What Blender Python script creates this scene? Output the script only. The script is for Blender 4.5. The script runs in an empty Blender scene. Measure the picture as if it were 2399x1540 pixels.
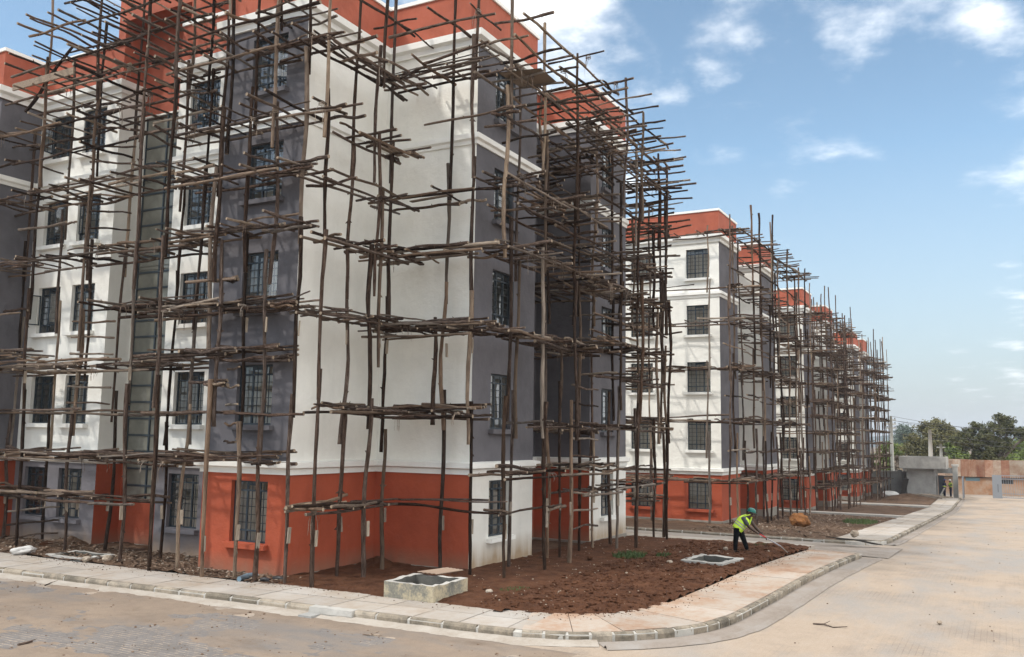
import bpy, bmesh, math, random
from mathutils import Vector, Matrix, Quaternion, noise as mnoise
from mathutils.geometry import tessellate_polygon
random.seed(7)
RND = random.Random
scene = bpy.context.scene
COL = scene.collection

# ------------------------------------------------------------------ camera
CAMZ = 3.45
FPX, CX, CY = 2109.0, 1199.5, 770.0          # focal length in units of a 2399 px wide frame
_R = ((0.47594359, 0.11086735, 0.87245982),
      (-0.87934951, 0.04317763, 0.47421527),
      (0.01490424, -0.99289683, 0.11804126))
cam_d = bpy.data.cameras.new('camera')
cam_d.sensor_width = 36.0
cam_d.lens = 36.0 * FPX / 2399.0
cam_d.clip_start = 0.1
cam_d.clip_end = 9000.0
cam = bpy.data.objects.new('camera', cam_d)
COL.objects.link(cam)
_m = Matrix(((_R[0][0], -_R[0][1], -_R[0][2], 0.0),
             (_R[1][0], -_R[1][1], -_R[1][2], 0.0),
             (_R[2][0], -_R[2][1], -_R[2][2], CAMZ),
             (0, 0, 0, 1)))
cam.matrix_world = _m
scene.camera = cam

# survey helpers: where a sight line from the tripod meets a known plane
def ray(px, py):
    v = (px - CX, py - CY, FPX)
    return [sum(_R[i][k] * v[k] for k in range(3)) for i in range(3)]
def onz(px, py, z=0.0):
    r = ray(px, py); t = (z - CAMZ) / r[2]; return Vector((r[0]*t, r[1]*t, z))
def onx(px, py, x):
    r = ray(px, py); t = x / r[0]; return Vector((x, r[1]*t, CAMZ + r[2]*t))
def ony(px, py, y):
    r = ray(px, py); t = y / r[1]; return Vector((r[0]*t, y, CAMZ + r[2]*t))

# ------------------------------------------------------------------ sky and sun
SUN_DIR = Vector((1.0, -0.85, -1.55)).normalized()     # the way the light travels
SUN_EL = math.asin(-SUN_DIR.z)
SUN_AZ = math.atan2(-SUN_DIR.x, -SUN_DIR.y)            # clockwise from +Y
world = bpy.data.worlds.new('World'); scene.world = world
world.use_nodes = True
wn, wl = world.node_tree.nodes, world.node_tree.links
wn.clear()
w_out = wn.new('ShaderNodeOutputWorld'); w_bg = wn.new('ShaderNodeBackground')
w_sky = wn.new('ShaderNodeTexSky'); w_sky.sky_type = 'NISHITA'; w_sky.sun_disc = False
w_sky.sun_elevation = SUN_EL; w_sky.sun_rotation = SUN_AZ
w_sky.altitude = 1600; w_sky.air_density = 1.0; w_sky.dust_density = 1.6; w_sky.ozone_density = 1.6
w_bg.inputs['Strength'].default_value = 0.10
wl.new(w_bg.outputs[0], w_out.inputs[0])
def W(t, **k):
    n = wn.new(t)
    for a, b in k.items(): setattr(n, a, b)
    return n
def wmath(op, a, b=None, clamp=False):
    n = W('ShaderNodeMath', operation=op, use_clamp=clamp)
    for i, v in enumerate((a, b)):
        if v is None: continue
        if isinstance(v, (int, float)): n.inputs[i].default_value = v
        else: wl.new(v, n.inputs[i])
    return n.outputs[0]
w_tc = W('ShaderNodeTexCoord'); w_sep = W('ShaderNodeSeparateXYZ')
wl.new(w_tc.outputs['Generated'], w_sep.inputs[0])
zc = wmath('MAXIMUM', w_sep.outputs[2], 0.03)
zc = wmath('ADD', zc, 0.10)
cu = wmath('DIVIDE', w_sep.outputs[0], zc); cv = wmath('DIVIDE', w_sep.outputs[1], zc)
w_cmb = W('ShaderNodeCombineXYZ'); wl.new(cu, w_cmb.inputs[0]); wl.new(cv, w_cmb.inputs[1])
def cloud_noise(scale, detail, rough, off):
    mp = W('ShaderNodeMapping'); mp.inputs['Location'].default_value = off
    wl.new(w_cmb.outputs[0], mp.inputs[0])
    n = W('ShaderNodeTexNoise'); n.inputs['Scale'].default_value = scale
    n.inputs['Detail'].default_value = detail; n.inputs['Roughness'].default_value = rough
    wl.new(mp.outputs[0], n.inputs['Vector']); return n.outputs['Fac']
n_big = cloud_noise(0.55, 2.0, 0.5, (3.1, 1.7, 0))
n_mid = cloud_noise(2.9, 10.0, 0.58, (0.9, 5.2, 0.4))
n_fine = cloud_noise(5.5, 7.0, 0.6, (1.3, 0.2, 2.4))
# cumulus banks: directions where a cloud stands (image-independent sky directions) and how wide they are
w_wn = W('ShaderNodeTexNoise'); w_wn.inputs['Scale'].default_value = 5.0; w_wn.inputs['Detail'].default_value = 6.0
wl.new(w_tc.outputs['Generated'], w_wn.inputs['Vector'])
w_ws = W('ShaderNodeVectorMath', operation='SUBTRACT'); w_ws.inputs[1].default_value = (.5, .5, .5); wl.new(w_wn.outputs['Color'], w_ws.inputs[0])
w_wm = W('ShaderNodeVectorMath', operation='SCALE'); w_wm.inputs['Scale'].default_value = .26; wl.new(w_ws.outputs[0], w_wm.inputs[0])
w_wa = W('ShaderNodeVectorMath', operation='ADD'); wl.new(w_tc.outputs['Generated'], w_wa.inputs[0]); wl.new(w_wm.outputs[0], w_wa.inputs[1])
def blob(px, py, rad, gain):
    r = Vector(ray(px, py)).normalized()
    d = W('ShaderNodeVectorMath', operation='DISTANCE'); d.inputs[1].default_value = r
    wl.new(w_wa.outputs[0], d.inputs[0])
    q = wmath('DIVIDE', d.outputs['Value'], rad)
    q = wmath('MULTIPLY', q, q)
    q = wmath('SUBTRACT', 1.0, q, True)
    return wmath('MULTIPLY', q, gain)
BLOBS = [(1230, 40, .17, .48), (1380, 20, .12, .44), (1400, 190, .11, .48), (1450, 280, .095, .50), (1300, 120, .13, .48),
         (1760, 50, .085, .35), (1870, 60, .06, .31), (2030, 30, .10, .34), (2140, 60, .09, .34), (2080, 120, .06, .34), (1980, 20, .06, .28), (2300, 775, .06, .12), (2400, 760, .08, .15), (2290, 160, .08, .12), (2360, 290, .08, .10),
         (1700, 250, .12, .12), (1950, 330, .12, .11), (300, 10, .16, .22), (-300, 100, .25, .2), (2700, 100, .2, .2), (900, -300, .3, .25), (2000, -400, .3, .22),
         (-1500, 300, .3, .2), (3600, 300, .3, .25)]
bsum = None
for b in BLOBS:
    o = blob(*b); bsum = o if bsum is None else wmath('MAXIMUM', bsum, o)
cl = wmath('ADD', wmath('MULTIPLY', n_mid, 0.95), wmath('MULTIPLY', n_fine, 0.25))
cl = wmath('ADD', cl, wmath('MULTIPLY', n_big, 0.20))
cl = wmath('ADD', cl, bsum)
# cloud cover added overhead, out of view, to raise the skylight
w_over = W('ShaderNodeMapRange'); w_over.interpolation_type = 'SMOOTHSTEP'
w_over.inputs['From Min'].default_value = 0.46; w_over.inputs['From Max'].default_value = 0.85; w_over.inputs['To Max'].default_value = 0.62
wl.new(w_sep.outputs[2], w_over.inputs['Value'])
cl = wmath('ADD', cl, w_over.outputs[0])
# more cloud added out of view, right and behind, to brighten shaded walls
w_side = W('ShaderNodeMapRange'); w_side.interpolation_type = 'SMOOTHSTEP'
w_side.inputs['From Min'].default_value = 0.10; w_side.inputs['From Max'].default_value = -0.42; w_side.inputs['To Max'].default_value = 0.55
wl.new(w_sep.outputs[1], w_side.inputs['Value'])
w_back = W('ShaderNodeMapRange'); w_back.interpolation_type = 'SMOOTHSTEP'
w_back.inputs['From Min'].default_value = 0.25; w_back.inputs['From Max'].default_value = -0.4; w_back.inputs['To Max'].default_value = 0.12
wl.new(w_sep.outputs[0], w_back.inputs['Value'])
cl = wmath('ADD', cl, wmath('MAXIMUM', w_side.outputs[0], w_back.outputs[0]))
w_rmp = W('ShaderNodeMapRange'); w_rmp.interpolation_type = 'SMOOTHSTEP'
w_rmp.inputs['From Min'].default_value = 0.85; w_rmp.inputs['From Max'].default_value = 1.20
wl.new(cl, w_rmp.inputs['Value'])
# low white veil towards the horizon
veil = W('ShaderNodeMapRange'); veil.inputs['From Min'].default_value = 0.30; veil.inputs['From Max'].default_value = 0.0
veil.inputs['To Max'].default_value = 1.0
wl.new(w_sep.outputs[2], veil.inputs['Value'])
tint = W('ShaderNodeMix', data_type='RGBA', blend_type='MULTIPLY'); tint.inputs[0].default_value = 1.0
tint.inputs[7].default_value = (.82, .835, .72, 1)
wl.new(w_sky.outputs[0], tint.inputs[6])
mixv = W('ShaderNodeMix', data_type='RGBA'); mixv.inputs[7].default_value = (1.72, 1.86, 2.03, 1)
wl.new(veil.outputs[0], mixv.inputs[0]); wl.new(tint.outputs[2], mixv.inputs[6])
mixc = W('ShaderNodeMix', data_type='RGBA'); w_thick = W('ShaderNodeMapRange'); w_thick.inputs['From Min'].default_value = 0.9; w_thick.inputs['From Max'].default_value = 1.5
wl.new(cl, w_thick.inputs['Value'])
w_ccol = W('ShaderNodeMix', data_type='RGBA'); w_ccol.inputs[6].default_value = (4.3, 4.5, 4.7, 1); w_ccol.inputs[7].default_value = (8.6, 8.5, 8.3, 1)
wl.new(w_thick.outputs[0], w_ccol.inputs[0]); wl.new(w_ccol.outputs[2], mixc.inputs[7])
cfac = wmath('MULTIPLY', w_rmp.outputs[0], 0.92)
wl.new(cfac, mixc.inputs[0]); wl.new(mixv.outputs[2], mixc.inputs[6])
wl.new(mixc.outputs[2], w_bg.inputs['Color'])

sun_d = bpy.data.lights.new('sun', 'SUN'); sun_d.energy = 0.95; sun_d.angle = math.radians(3.0); sun_d.color = (1.0, 0.95, 0.88)
sun = bpy.data.objects.new('sun', sun_d); COL.objects.link(sun)
sun.rotation_euler = SUN_DIR.to_track_quat('-Z', 'Y').to_euler()
sun.location = (-40, 30, 60)
vs = scene.view_settings
vs.view_transform = 'Standard'; vs.look = 'None'; vs.gamma = 1.0; vs.use_curve_mapping = False
vs.exposure = 1.53
scene.cycles.max_bounces = 5; scene.cycles.transparent_max_bounces = 8; scene.cycles.volume_bounces = 0

# ------------------------------------------------------------------ materials
MATS = {}
def _mat(name):
    m = bpy.data.materials.new(name); m.use_nodes = True
    nt = m.node_tree; b = nt.nodes['Principled BSDF']
    MATS[name] = m
    return m, nt, b
def _n(nt, t, **k):
    n = nt.nodes.new(t)
    for a, v in k.items(): setattr(n, a, v)
    return n
def _noise(nt, vec, scale, detail=4, rough=.55, stretch=None):
    if stretch:
        mp = _n(nt, 'ShaderNodeMapping'); mp.inputs['Scale'].default_value = stretch
        nt.links.new(vec, mp.inputs[0]); vec = mp.outputs[0]
    n = _n(nt, 'ShaderNodeTexNoise'); n.inputs['Scale'].default_value = scale
    n.inputs['Detail'].default_value = detail; n.inputs['Roughness'].default_value = rough
    nt.links.new(vec, n.inputs['Vector']); return n.outputs['Fac']
def _ramp(nt, fac, stops):
    r = _n(nt, 'ShaderNodeValToRGB'); e = r.color_ramp.elements
    while len(e) > 1: e.remove(e[0])
    e[0].position = stops[0][0]; e[0].color = (*stops[0][1], 1)
    for p, c in stops[1:]:
        x = e.new(p); x.color = (*c, 1)
    nt.links.new(fac, r.inputs[0]); return r.outputs[0]
def _mix(nt, fac, a, b, mode='MIX'):
    n = _n(nt, 'ShaderNodeMix', data_type='RGBA', blend_type=mode)
    for i, v in ((0, fac), (6, a), (7, b)):
        if isinstance(v, (int, float)): n.inputs[i].default_value = v
        elif isinstance(v, tuple): n.inputs[i].default_value = (*v, 1)
        else: nt.links.new(v, n.inputs[i])
    return n.outputs[2]
def _math(nt, op, a, b=0.0, clamp=False):
    n = _n(nt, 'ShaderNodeMath', operation=op, use_clamp=clamp)
    for i, v in enumerate((a, b)):
        if isinstance(v, (int, float)): n.inputs[i].default_value = v
        else: nt.links.new(v, n.inputs[i])
    return n.outputs[0]
def _bump(nt, b, h, strength, dist=.02):
    n = _n(nt, 'ShaderNodeBump'); n.inputs['Strength'].default_value = strength; n.inputs['Distance'].default_value = dist
    nt.links.new(h, n.inputs['Height']); nt.links.new(n.outputs[0], b.inputs['Normal'])
def _objc(nt): return _n(nt, 'ShaderNodeTexCoord').outputs['Object']
def _geo(nt): return _n(nt, 'ShaderNodeNewGeometry').outputs['Position']

def plaster(name, col, var=.12, stain=.25, rough=.85, dust=None):
    m, nt, b = _mat(name); p = _geo(nt)
    n1 = _noise(nt, p, .9, 5, .6); n2 = _noise(nt, p, 7, 5, .6); n3 = _noise(nt, p, 1.0, 5, .65, (2.2, 2.2, .22))
    dark = tuple(c * (1 - var * 2.2) for c in col); lite = tuple(min(1, c * (1 + var)) for c in col)
    c = _ramp(nt, n1, [(.3, dark), (.55, col), (.75, lite)])
    c = _mix(nt, _math(nt, 'MULTIPLY', _math(nt, 'SUBTRACT', n3, .52, True), stain * 4, True), c, tuple(x * .62 for x in col))
    c = _mix(nt, _math(nt, 'MULTIPLY', n2, .22), c, tuple(x * .78 for x in col))
    if dust:      # splashed earth on the lowest half metre of the render
        sp = _n(nt, 'ShaderNodeSeparateXYZ'); nt.links.new(p, sp.inputs[0])
        mr = _n(nt, 'ShaderNodeMapRange'); mr.inputs['From Min'].default_value = dust[1] + .65; mr.inputs['From Max'].default_value = dust[1]
        nt.links.new(sp.outputs[2], mr.inputs[0])
        f = _math(nt, 'MULTIPLY', mr.outputs[0], _math(nt, 'MULTIPLY', n3, 1.8), True)
        c = _mix(nt, f, c, dust[0])
    nt.links.new(c, b.inputs['Base Color']); b.inputs['Roughness'].default_value = rough
    b.inputs['Specular IOR Level'].default_value = .25
    h = _math(nt, 'ADD', _math(nt, 'MULTIPLY', _noise(nt, p, 26, 4), .35), _math(nt, 'ADD', _noise(nt, p, 4.5, 4), _math(nt, 'MULTIPLY', _noise(nt, p, 1.3, 3), 1.2)))
    _bump(nt, b, h, .5, .04)
    return m
EARTH = (.24, .15, .09)
plaster('white', (.82, .81, .755), .045, .16)
plaster('white_low', (.76, .75, .70), .04, .15, dust=((.36, .27, .18), 0.1))
plaster('grey', (.128, .123, .135), .13, .3)
plaster('grey_low', (.20, .19, .205), .10, .2, dust=((.30, .22, .16), 0.0))
plaster('orange', (.385, .085, .042), .09, .25)
plaster('orange_low', (.385, .085, .042), .09, .25, dust=((.25, .15, .10), -.15))
plaster('red', (.38, .105, .062), .12, .35)
plaster('trim', (.82, .815, .775), .03, .10)
plaster('plinth', (.27, .245, .21), .16, .4)
plaster('tan', (.62, .52, .39), .08, .1)
plaster('slab', (.35, .34, .32), .1, .1)
plaster('cement', (.36, .355, .34), .14, .4)
plaster('cement_pale', (.42, .405, .375), .16, .4)

def flat(name, col, rough=.6, metal=0.0, spec=.4):
    m, nt, b = _mat(name); b.inputs['Base Color'].default_value = (*col, 1); b.inputs['Roughness'].default_value = rough
    b.inputs['Metallic'].default_value = metal; b.inputs['Specular IOR Level'].default_value = spec
    return m
flat('steel', (.022, .034, .046), .45, .0, .5)
flat('grille', (.022, .028, .034), .55)
def m_glass(name, tintc, refl):
    m, nt, b = _mat(name); nt.nodes.remove(b)
    o = nt.nodes['Material Output']
    tr = _n(nt, 'ShaderNodeBsdfTransparent'); tr.inputs[0].default_value = (*tintc, 1)
    gl = _n(nt, 'ShaderNodeBsdfGlossy'); gl.inputs['Roughness'].default_value = .02; gl.inputs[0].default_value = (.9, .95, 1, 1)
    fr = _n(nt, 'ShaderNodeFresnel'); fr.inputs[0].default_value = 1.5
    f = _math(nt, 'ADD', _math(nt, 'MULTIPLY', fr.outputs[0], 1.25), refl, True)
    p = _geo(nt); bp = _n(nt, 'ShaderNodeBump'); bp.inputs['Strength'].default_value = .06; bp.inputs['Distance'].default_value = .05
    nt.links.new(_noise(nt, p, 2.2, 2), bp.inputs['Height']); nt.links.new(bp.outputs[0], gl.inputs['Normal'])
    mx = _n(nt, 'ShaderNodeMixShader'); nt.links.new(f, mx.inputs[0]); nt.links.new(tr.outputs[0], mx.inputs[1]); nt.links.new(gl.outputs[0], mx.inputs[2])
    df = _n(nt, 'ShaderNodeBsdfDiffuse'); df.inputs[0].default_value = (.42, .40, .36, 1); inf = _n(nt, 'ShaderNodeObjectInfo'); m2 = _n(nt, 'ShaderNodeMixShader')
    du = _math(nt, 'MULTIPLY', _math(nt, 'ADD', _math(nt, 'MULTIPLY', inf.outputs['Random'], .18), .05), _math(nt, 'ADD', _noise(nt, p, 1.7, 4), .35))
    nt.links.new(du, m2.inputs[0]); nt.links.new(mx.outputs[0], m2.inputs[1]); nt.links.new(df.outputs[0], m2.inputs[2])
    nt.links.new(m2.outputs[0], o.inputs[0]); return m
m_glass('glass', (.92, .93, .91), .05)
def m_frost():
    m, nt, b = _mat('frosted'); p = _geo(nt)
    c = _ramp(nt, _noise(nt, p, 1.6, 4), [(.3, (.13, .13, .108)), (.6, (.19, .188, .158)), (.75, (.26, .258, .225))])
    nt.links.new(c, b.inputs['Base Color']); b.inputs['Roughness'].default_value = .16; b.inputs['Specular IOR Level'].default_value = .6
m_frost()

def m_bark(name, stops, pale, pale_amt):
    m, nt, b = _mat(name); oc = _objc(nt)
    inf = _n(nt, 'ShaderNodeObjectInfo'); rnd = inf.outputs['Random']
    off = _n(nt, 'ShaderNodeVectorMath', operation='ADD')
    cmb = _n(nt, 'ShaderNodeCombineXYZ')
    for i in range(3): nt.links.new(_math(nt, 'MULTIPLY', rnd, 37.0 * (i + 1)), cmb.inputs[i])
    nt.links.new(oc, off.inputs[0]); nt.links.new(cmb.outputs[0], off.inputs[1])
    v = off.outputs[0]
    n1 = _noise(nt, v, 1.0, 6, .72, (1.1, 1.1, 14)); n2 = _noise(nt, v, 1.0, 3, .6, (.45, .45, 6.5))
    c = _ramp(nt, n1, stops)
    sel = _math(nt, 'MULTIPLY', _math(nt, 'SUBTRACT', rnd, 1 - pale_amt, True), 9.0, True)
    c = _mix(nt, _math(nt, 'MULTIPLY', sel, _math(nt, 'MULTIPLY', _math(nt, 'SUBTRACT', n2, .25, True), 2.6, True)), c, pale)
    # streaks where bark has peeled
    peel = _math(nt, 'MULTIPLY', _math(nt, 'SUBTRACT', n2, .60, True), 4.0, True)
    c = _mix(nt, _math(nt, 'MULTIPLY', peel, .7), c, tuple(x * .8 for x in pale))
    frac = _math(nt, 'FRACT', _math(nt, 'MULTIPLY', rnd, 13.7))
    c = _mix(nt, 1.0, c, _ramp(nt, frac, [(0, (.50, .46, .43)), (.35, (.95, .80, .70)), (.6, (.85, .84, .84)), (1, (1.4, 1.3, 1.2))]), 'MULTIPLY')
    nt.links.new(c, b.inputs['Base Color']); b.inputs['Roughness'].default_value = .92; b.inputs['Specular IOR Level'].default_value = .15
    _bump(nt, b, n1, .9, .25)
BK = [(.27, (.030, .020, .016)), (.45, (.098, .070, .057)), (.60, (.20, .155, .132)), (.78, (.34, .285, .25))]
m_bark('bark', BK, (.40, .32, .245), .30)
m_bark('bark_dark', [(.28, (.012, .008, .006)), (.46, (.042, .027, .020)), (.60, (.085, .056, .042)), (.78, (.21, .155, .12))], (.26, .19, .14), .16)
m_bark('bark_grey', [(.2, (.07, .055, .046)), (.5, (.20, .165, .14)), (.8, (.36, .32, .275))], (.46, .40, .34), .5)
def m_wood(name, a, c2):
    m, nt, b = _mat(name); oc = _objc(nt); inf = _n(nt, 'ShaderNodeObjectInfo')
    n = _noise(nt, oc, 9, 5, .6, (4, 4, .6))
    c = _ramp(nt, n, [(.3, a), (.7, c2)])
    c = _mix(nt, 1.0, c, _ramp(nt, inf.outputs['Random'], [(0, (.7, .68, .66)), (1, (1.12, 1.08, 1.02))]), 'MULTIPLY')
    nt.links.new(c, b.inputs['Base Color']); b.inputs['Roughness'].default_value = .85
m_wood('cutwood', (.19, .145, .105), (.34, .275, .205))
m_wood('cleatwood', (.22, .185, .15), (.42, .36, .29))
m_wood('boardwood', (.14, .105, .08), (.28, .22, .165))

def m_ground(name, cols, sc, bump=.6, bdist=.05, brick=False, rough=.95, speck=None, ovar=0.0, streak=None):
    m, nt, b = _mat(name); p = _geo(nt)
    n1 = _noise(nt, p, sc, 8, .62); n2 = _noise(nt, p, sc * 9, 6, .65)
    f = _math(nt, 'ADD', _math(nt, 'MULTIPLY', n1, .7), _math(nt, 'MULTIPLY', n2, .3))
    c = _ramp(nt, f, cols)
    h = n2
    if brick:
        bt = _n(nt, 'ShaderNodeTexBrick'); bt.inputs['Scale'].default_value = 1.0
        bt.inputs['Brick Width'].default_value = .205; bt.inputs['Row Height'].default_value = .105; bt.inputs['Mortar Size'].default_value = .008
        bt.inputs['Color1'].default_value = (.85, .85, .85, 1); bt.inputs['Color2'].default_value = (1, 1, 1, 1); bt.inputs['Mortar'].default_value = (.55, .52, .49, 1)
        nt.links.new(p, bt.inputs['Vector'])
        vis = _math(nt, 'MULTIPLY', _math(nt, 'ADD', .10, _math(nt, 'MULTIPLY', _math(nt, 'SUBTRACT', .50, n1, True), 5.0, True), True), .75)
        c = _mix(nt, vis, c, _mix(nt, 1.0, c, bt.outputs['Color'], 'MULTIPLY'))
    if streak:
        n4 = _noise(nt, p, 1.0, 7, .66, streak[1]); n5 = _noise(nt, p, 2.6, 5, .7, streak[1])
        c = _mix(nt, _math(nt, 'MULTIPLY', _math(nt, 'SUBTRACT', n4, .47, True), 5.0, True), c, streak[0])
        c = _mix(nt, _math(nt, 'MULTIPLY', _math(nt, 'SUBTRACT', n5, .55, True), 4.0, True), c, streak[2])
    if speck:
        n3 = _noise(nt, p, 38, 3, .7)
        c = _mix(nt, _math(nt, 'MULTIPLY', _math(nt, 'SUBTRACT', n3, speck[1], True), 9, True), c, speck[0])
    if streak:
        gr = _noise(nt, p, 55, 4, .75); c = _mix(nt, 1.0, c, _ramp(nt, gr, [(.25, (.72, .70, .68)), (.5, (1, 1, 1)), (.75, (1.16, 1.15, 1.14))]), 'MULTIPLY')
    if ovar:
        inf = _n(nt, 'ShaderNodeObjectInfo')
        c = _mix(nt, 1.0, c, _ramp(nt, inf.outputs['Random'], [(0, (1 - ovar, 1 - ovar, 1 - ovar * 1.05)), (.5, (1, .98, .95)), (1, (1 + ovar * .4,) * 3)]), 'MULTIPLY')
    nt.links.new(c, b.inputs['Base Color']); b.inputs['Roughness'].default_value = rough; b.inputs['Specular IOR Level'].default_value = .15
    _bump(nt, b, h, bump, bdist)
    return m
m_ground('road_dust', [(.30, (.235, .205, .178)), (.42, (.29, .24, .195)), (.50, (.335, .27, .21)), (.60, (.35, .288, .232)), (.75, (.30, .262, .225))], .33, .5, .02, brick=True, speck=((.16, .13, .11), .66), streak=((.268, .248, .228), (.16, .42, 1), (.25, .203, .163)))
m_ground('near_dust', [(.30, (.165, .132, .106)), (.48, (.222, .174, .135)), (.62, (.255, .20, .153)), (.78, (.19, .163, .14))], .6, .6, .02, speck=((.15, .12, .10), .66), streak=((.165, .152, .143), (.55, .22, 1), (.145, .110, .083)))
m_ground('paver', [(.3, (.13, .12, .116)), (.55, (.17, .157, .150)), (.75, (.20, .172, .145))], 1.4, .4, .01, ovar=.1)
m_ground('soil', [(.28, (.038, .016, .008)), (.48, (.098, .042, .022)), (.66, (.150, .069, .037)), (.84, (.22, .115, .068))], 2.2, 1.0, .09, speck=((.30, .20, .13), .70))
m_ground('dirt', [(.3, (.055, .034, .022)), (.5, (.105, .064, .042)), (.7, (.16, .105, .07))], 1.2, 1.0, .06, speck=((.33, .27, .21), .67))
m_ground('terrain', [(.3, (.10, .065, .04)), (.5, (.14, .095, .055)), (.7, (.10, .10, .04))], .05, .5, .05)
m_ground('paving', [(.26, (.25, .19, .145)), (.42, (.33, .285, .24)), (.56, (.37, .34, .31)), (.74, (.41, .395, .375))], .75, .3, .006, speck=((.28, .2, .15), .70), ovar=.12)
m_ground('paving_red', [(.30, (.27, .155, .10)), (.43, (.34, .235, .17)), (.54, (.375, .315, .265)), (.74, (.41, .385, .355))], .85, .3, .006, speck=((.2, .1, .06), .68), ovar=.12)
m_ground('joint', [(.3, (.10, .095, .09)), (.7, (.2, .18, .16))], 2, .4, .02)
m_ground('kerb', [(.32, (.10, .088, .072)), (.44, (.19, .168, .138)), (.56, (.30, .258, .205)), (.72, (.37, .335, .285))], 2.6, .7, .02, ovar=.32)
m_ground('gutter', [(.3, (.19, .155, .125)), (.5, (.255, .22, .19)), (.7, (.29, .27, .25))], 1.1, .4, .02, speck=((.25, .2, .16), .68))
m_ground('mortar', [(.3, (.36, .345, .315)), (.7, (.50, .48, .44))], 3, .6, .02)
m_ground('whitedust', [(.3, (.28, .235, .19)), (.5, (.37, .33, .285)), (.7, (.43, .40, .36))], 1.5, .8, .03)
m_ground('rubble', [(.3, (.20, .15, .11)), (.5, (.33, .27, .21)), (.7, (.45, .40, .34))], 3, .7, .03)
m_ground('chips', [(.3, (.06, .04, .03)), (.5, (.15, .10, .07)), (.75, (.34, .26, .19))], 9, .5, .02)
m_ground('rock', [(.3, (.12, .05, .02)), (.5, (.24, .105, .04)), (.7, (.33, .19, .09))], 5, .9, .06)
m_ground('boxinner_shade', [(.3, (.07, .07, .065)), (.7, (.15, .145, .13))], 3, .6, .02)  # inner manhole faces, shade of the pit put into a darker colour
m_ground('boxwall', [(.36, (.13, .13, .115)), (.46, (.22, .21, .175)), (.56, (.42, .36, .25)), (.7, (.47, .42, .32))], 2.4, .6, .02)
m_ground('rust', [(.30, (.16, .07, .042)), (.46, (.22, .115, .075)), (.56, (.27, .18, .13)), (.7, (.31, .25, .20))], .7, .3, .02, ovar=.4)
m_ground('rust_pale', [(.30, (.18, .10, .07)), (.46, (.25, .175, .13)), (.56, (.30, .245, .195)), (.7, (.33, .29, .245))], .9, .3, .02, ovar=.3)
m_ground('rust_dark', [(.30, (.12, .05, .035)), (.46, (.18, .08, .052)), (.56, (.22, .12, .08)), (.7, (.26, .19, .145))], .9, .3, .02, ovar=.3)
m_ground('oldwall', [(.32, (.22, .14, .095)), (.45, (.34, .19, .11)), (.58, (.37, .27, .20)), (.72, (.39, .34, .295))], .8, .5, .02)
def m_leaf(name, a, c2):
    m, nt, b = _mat(name); p = _geo(nt)
    c = _ramp(nt, _noise(nt, p, 1.1, 5, .7), [(.3, a), (.7, c2)])
    nt.links.new(c, b.inputs['Base Color']); b.inputs['Roughness'].default_value = .6; b.inputs['Specular IOR Level'].default_value = .25
m_leaf('leaf_olive', (.075, .075, .030), (.20, .18, .075))
m_leaf('leaf_dark', (.042, .050, .022), (.13, .13, .055))
m_leaf('leaf_green', (.055, .09, .02), (.19, .24, .05))
m_leaf('leaf_hazed', (.07, .10, .08), (.14, .18, .14))  # far foliage, bluish distance haze mixed into the leaf colour
m_leaf('leaf_dry', (.13, .10, .075), (.24, .20, .16))
m_leaf('grass', (.035, .06, .02), (.075, .115, .035))
flat('hill', (.06, .085, .09), 1.0, 0, 0)  # ridge colour already carries the blue of the haze
flat('trunk', (.10, .08, .065), .95)
flat('concrete_pole', (.42, .41, .37), .85)
flat('wire', (.08, .08, .085), .6)
flat('gate_grey', (.22, .235, .255), .5, 0, .4)
flat('gate_dark', (.085, .095, .115), .5)
flat('blackboard', (.035, .03, .027), .8)
flat('vest', (.55, .78, .06), .7)
flat('reflect', (.30, .31, .31), .4)
flat('shirt', (.055, .060, .066), .9)
flat('trousers', (.005, .0055, .007), .95, 0, .1)
flat('skin', (.055, .030, .020), .55)
flat('helmet', (.0, .13, .105), .35, 0, .5)
flat('navy', (.02, .028, .065), .85)
flat('blue_helmet', (.01, .04, .20), .4)
flat('white_helmet', (.75, .75, .73), .4)
flat('red_tape', (.55, .03, .03), .5)
flat('tool_steel', (.42, .40, .37), .45, .6)
flat('shaft', (.38, .37, .40), .5)
flat('bucket', (.45, .45, .36), .6)
flat('plastic_blue', (.16, .24, .30), .5)
flat('plastic_black', (.02, .02, .022), .5)
flat('sack', (.55, .54, .52), .8)
flat('sheet_metal', (.30, .22, .165), .6, .2)
flat('tape_white', (.6, .55, .5), .8)
flat('bottle_green', (.02, .2, .1), .4)
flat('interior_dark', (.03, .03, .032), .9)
flat('pale_blue', (.19, .30, .34), .8)
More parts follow.
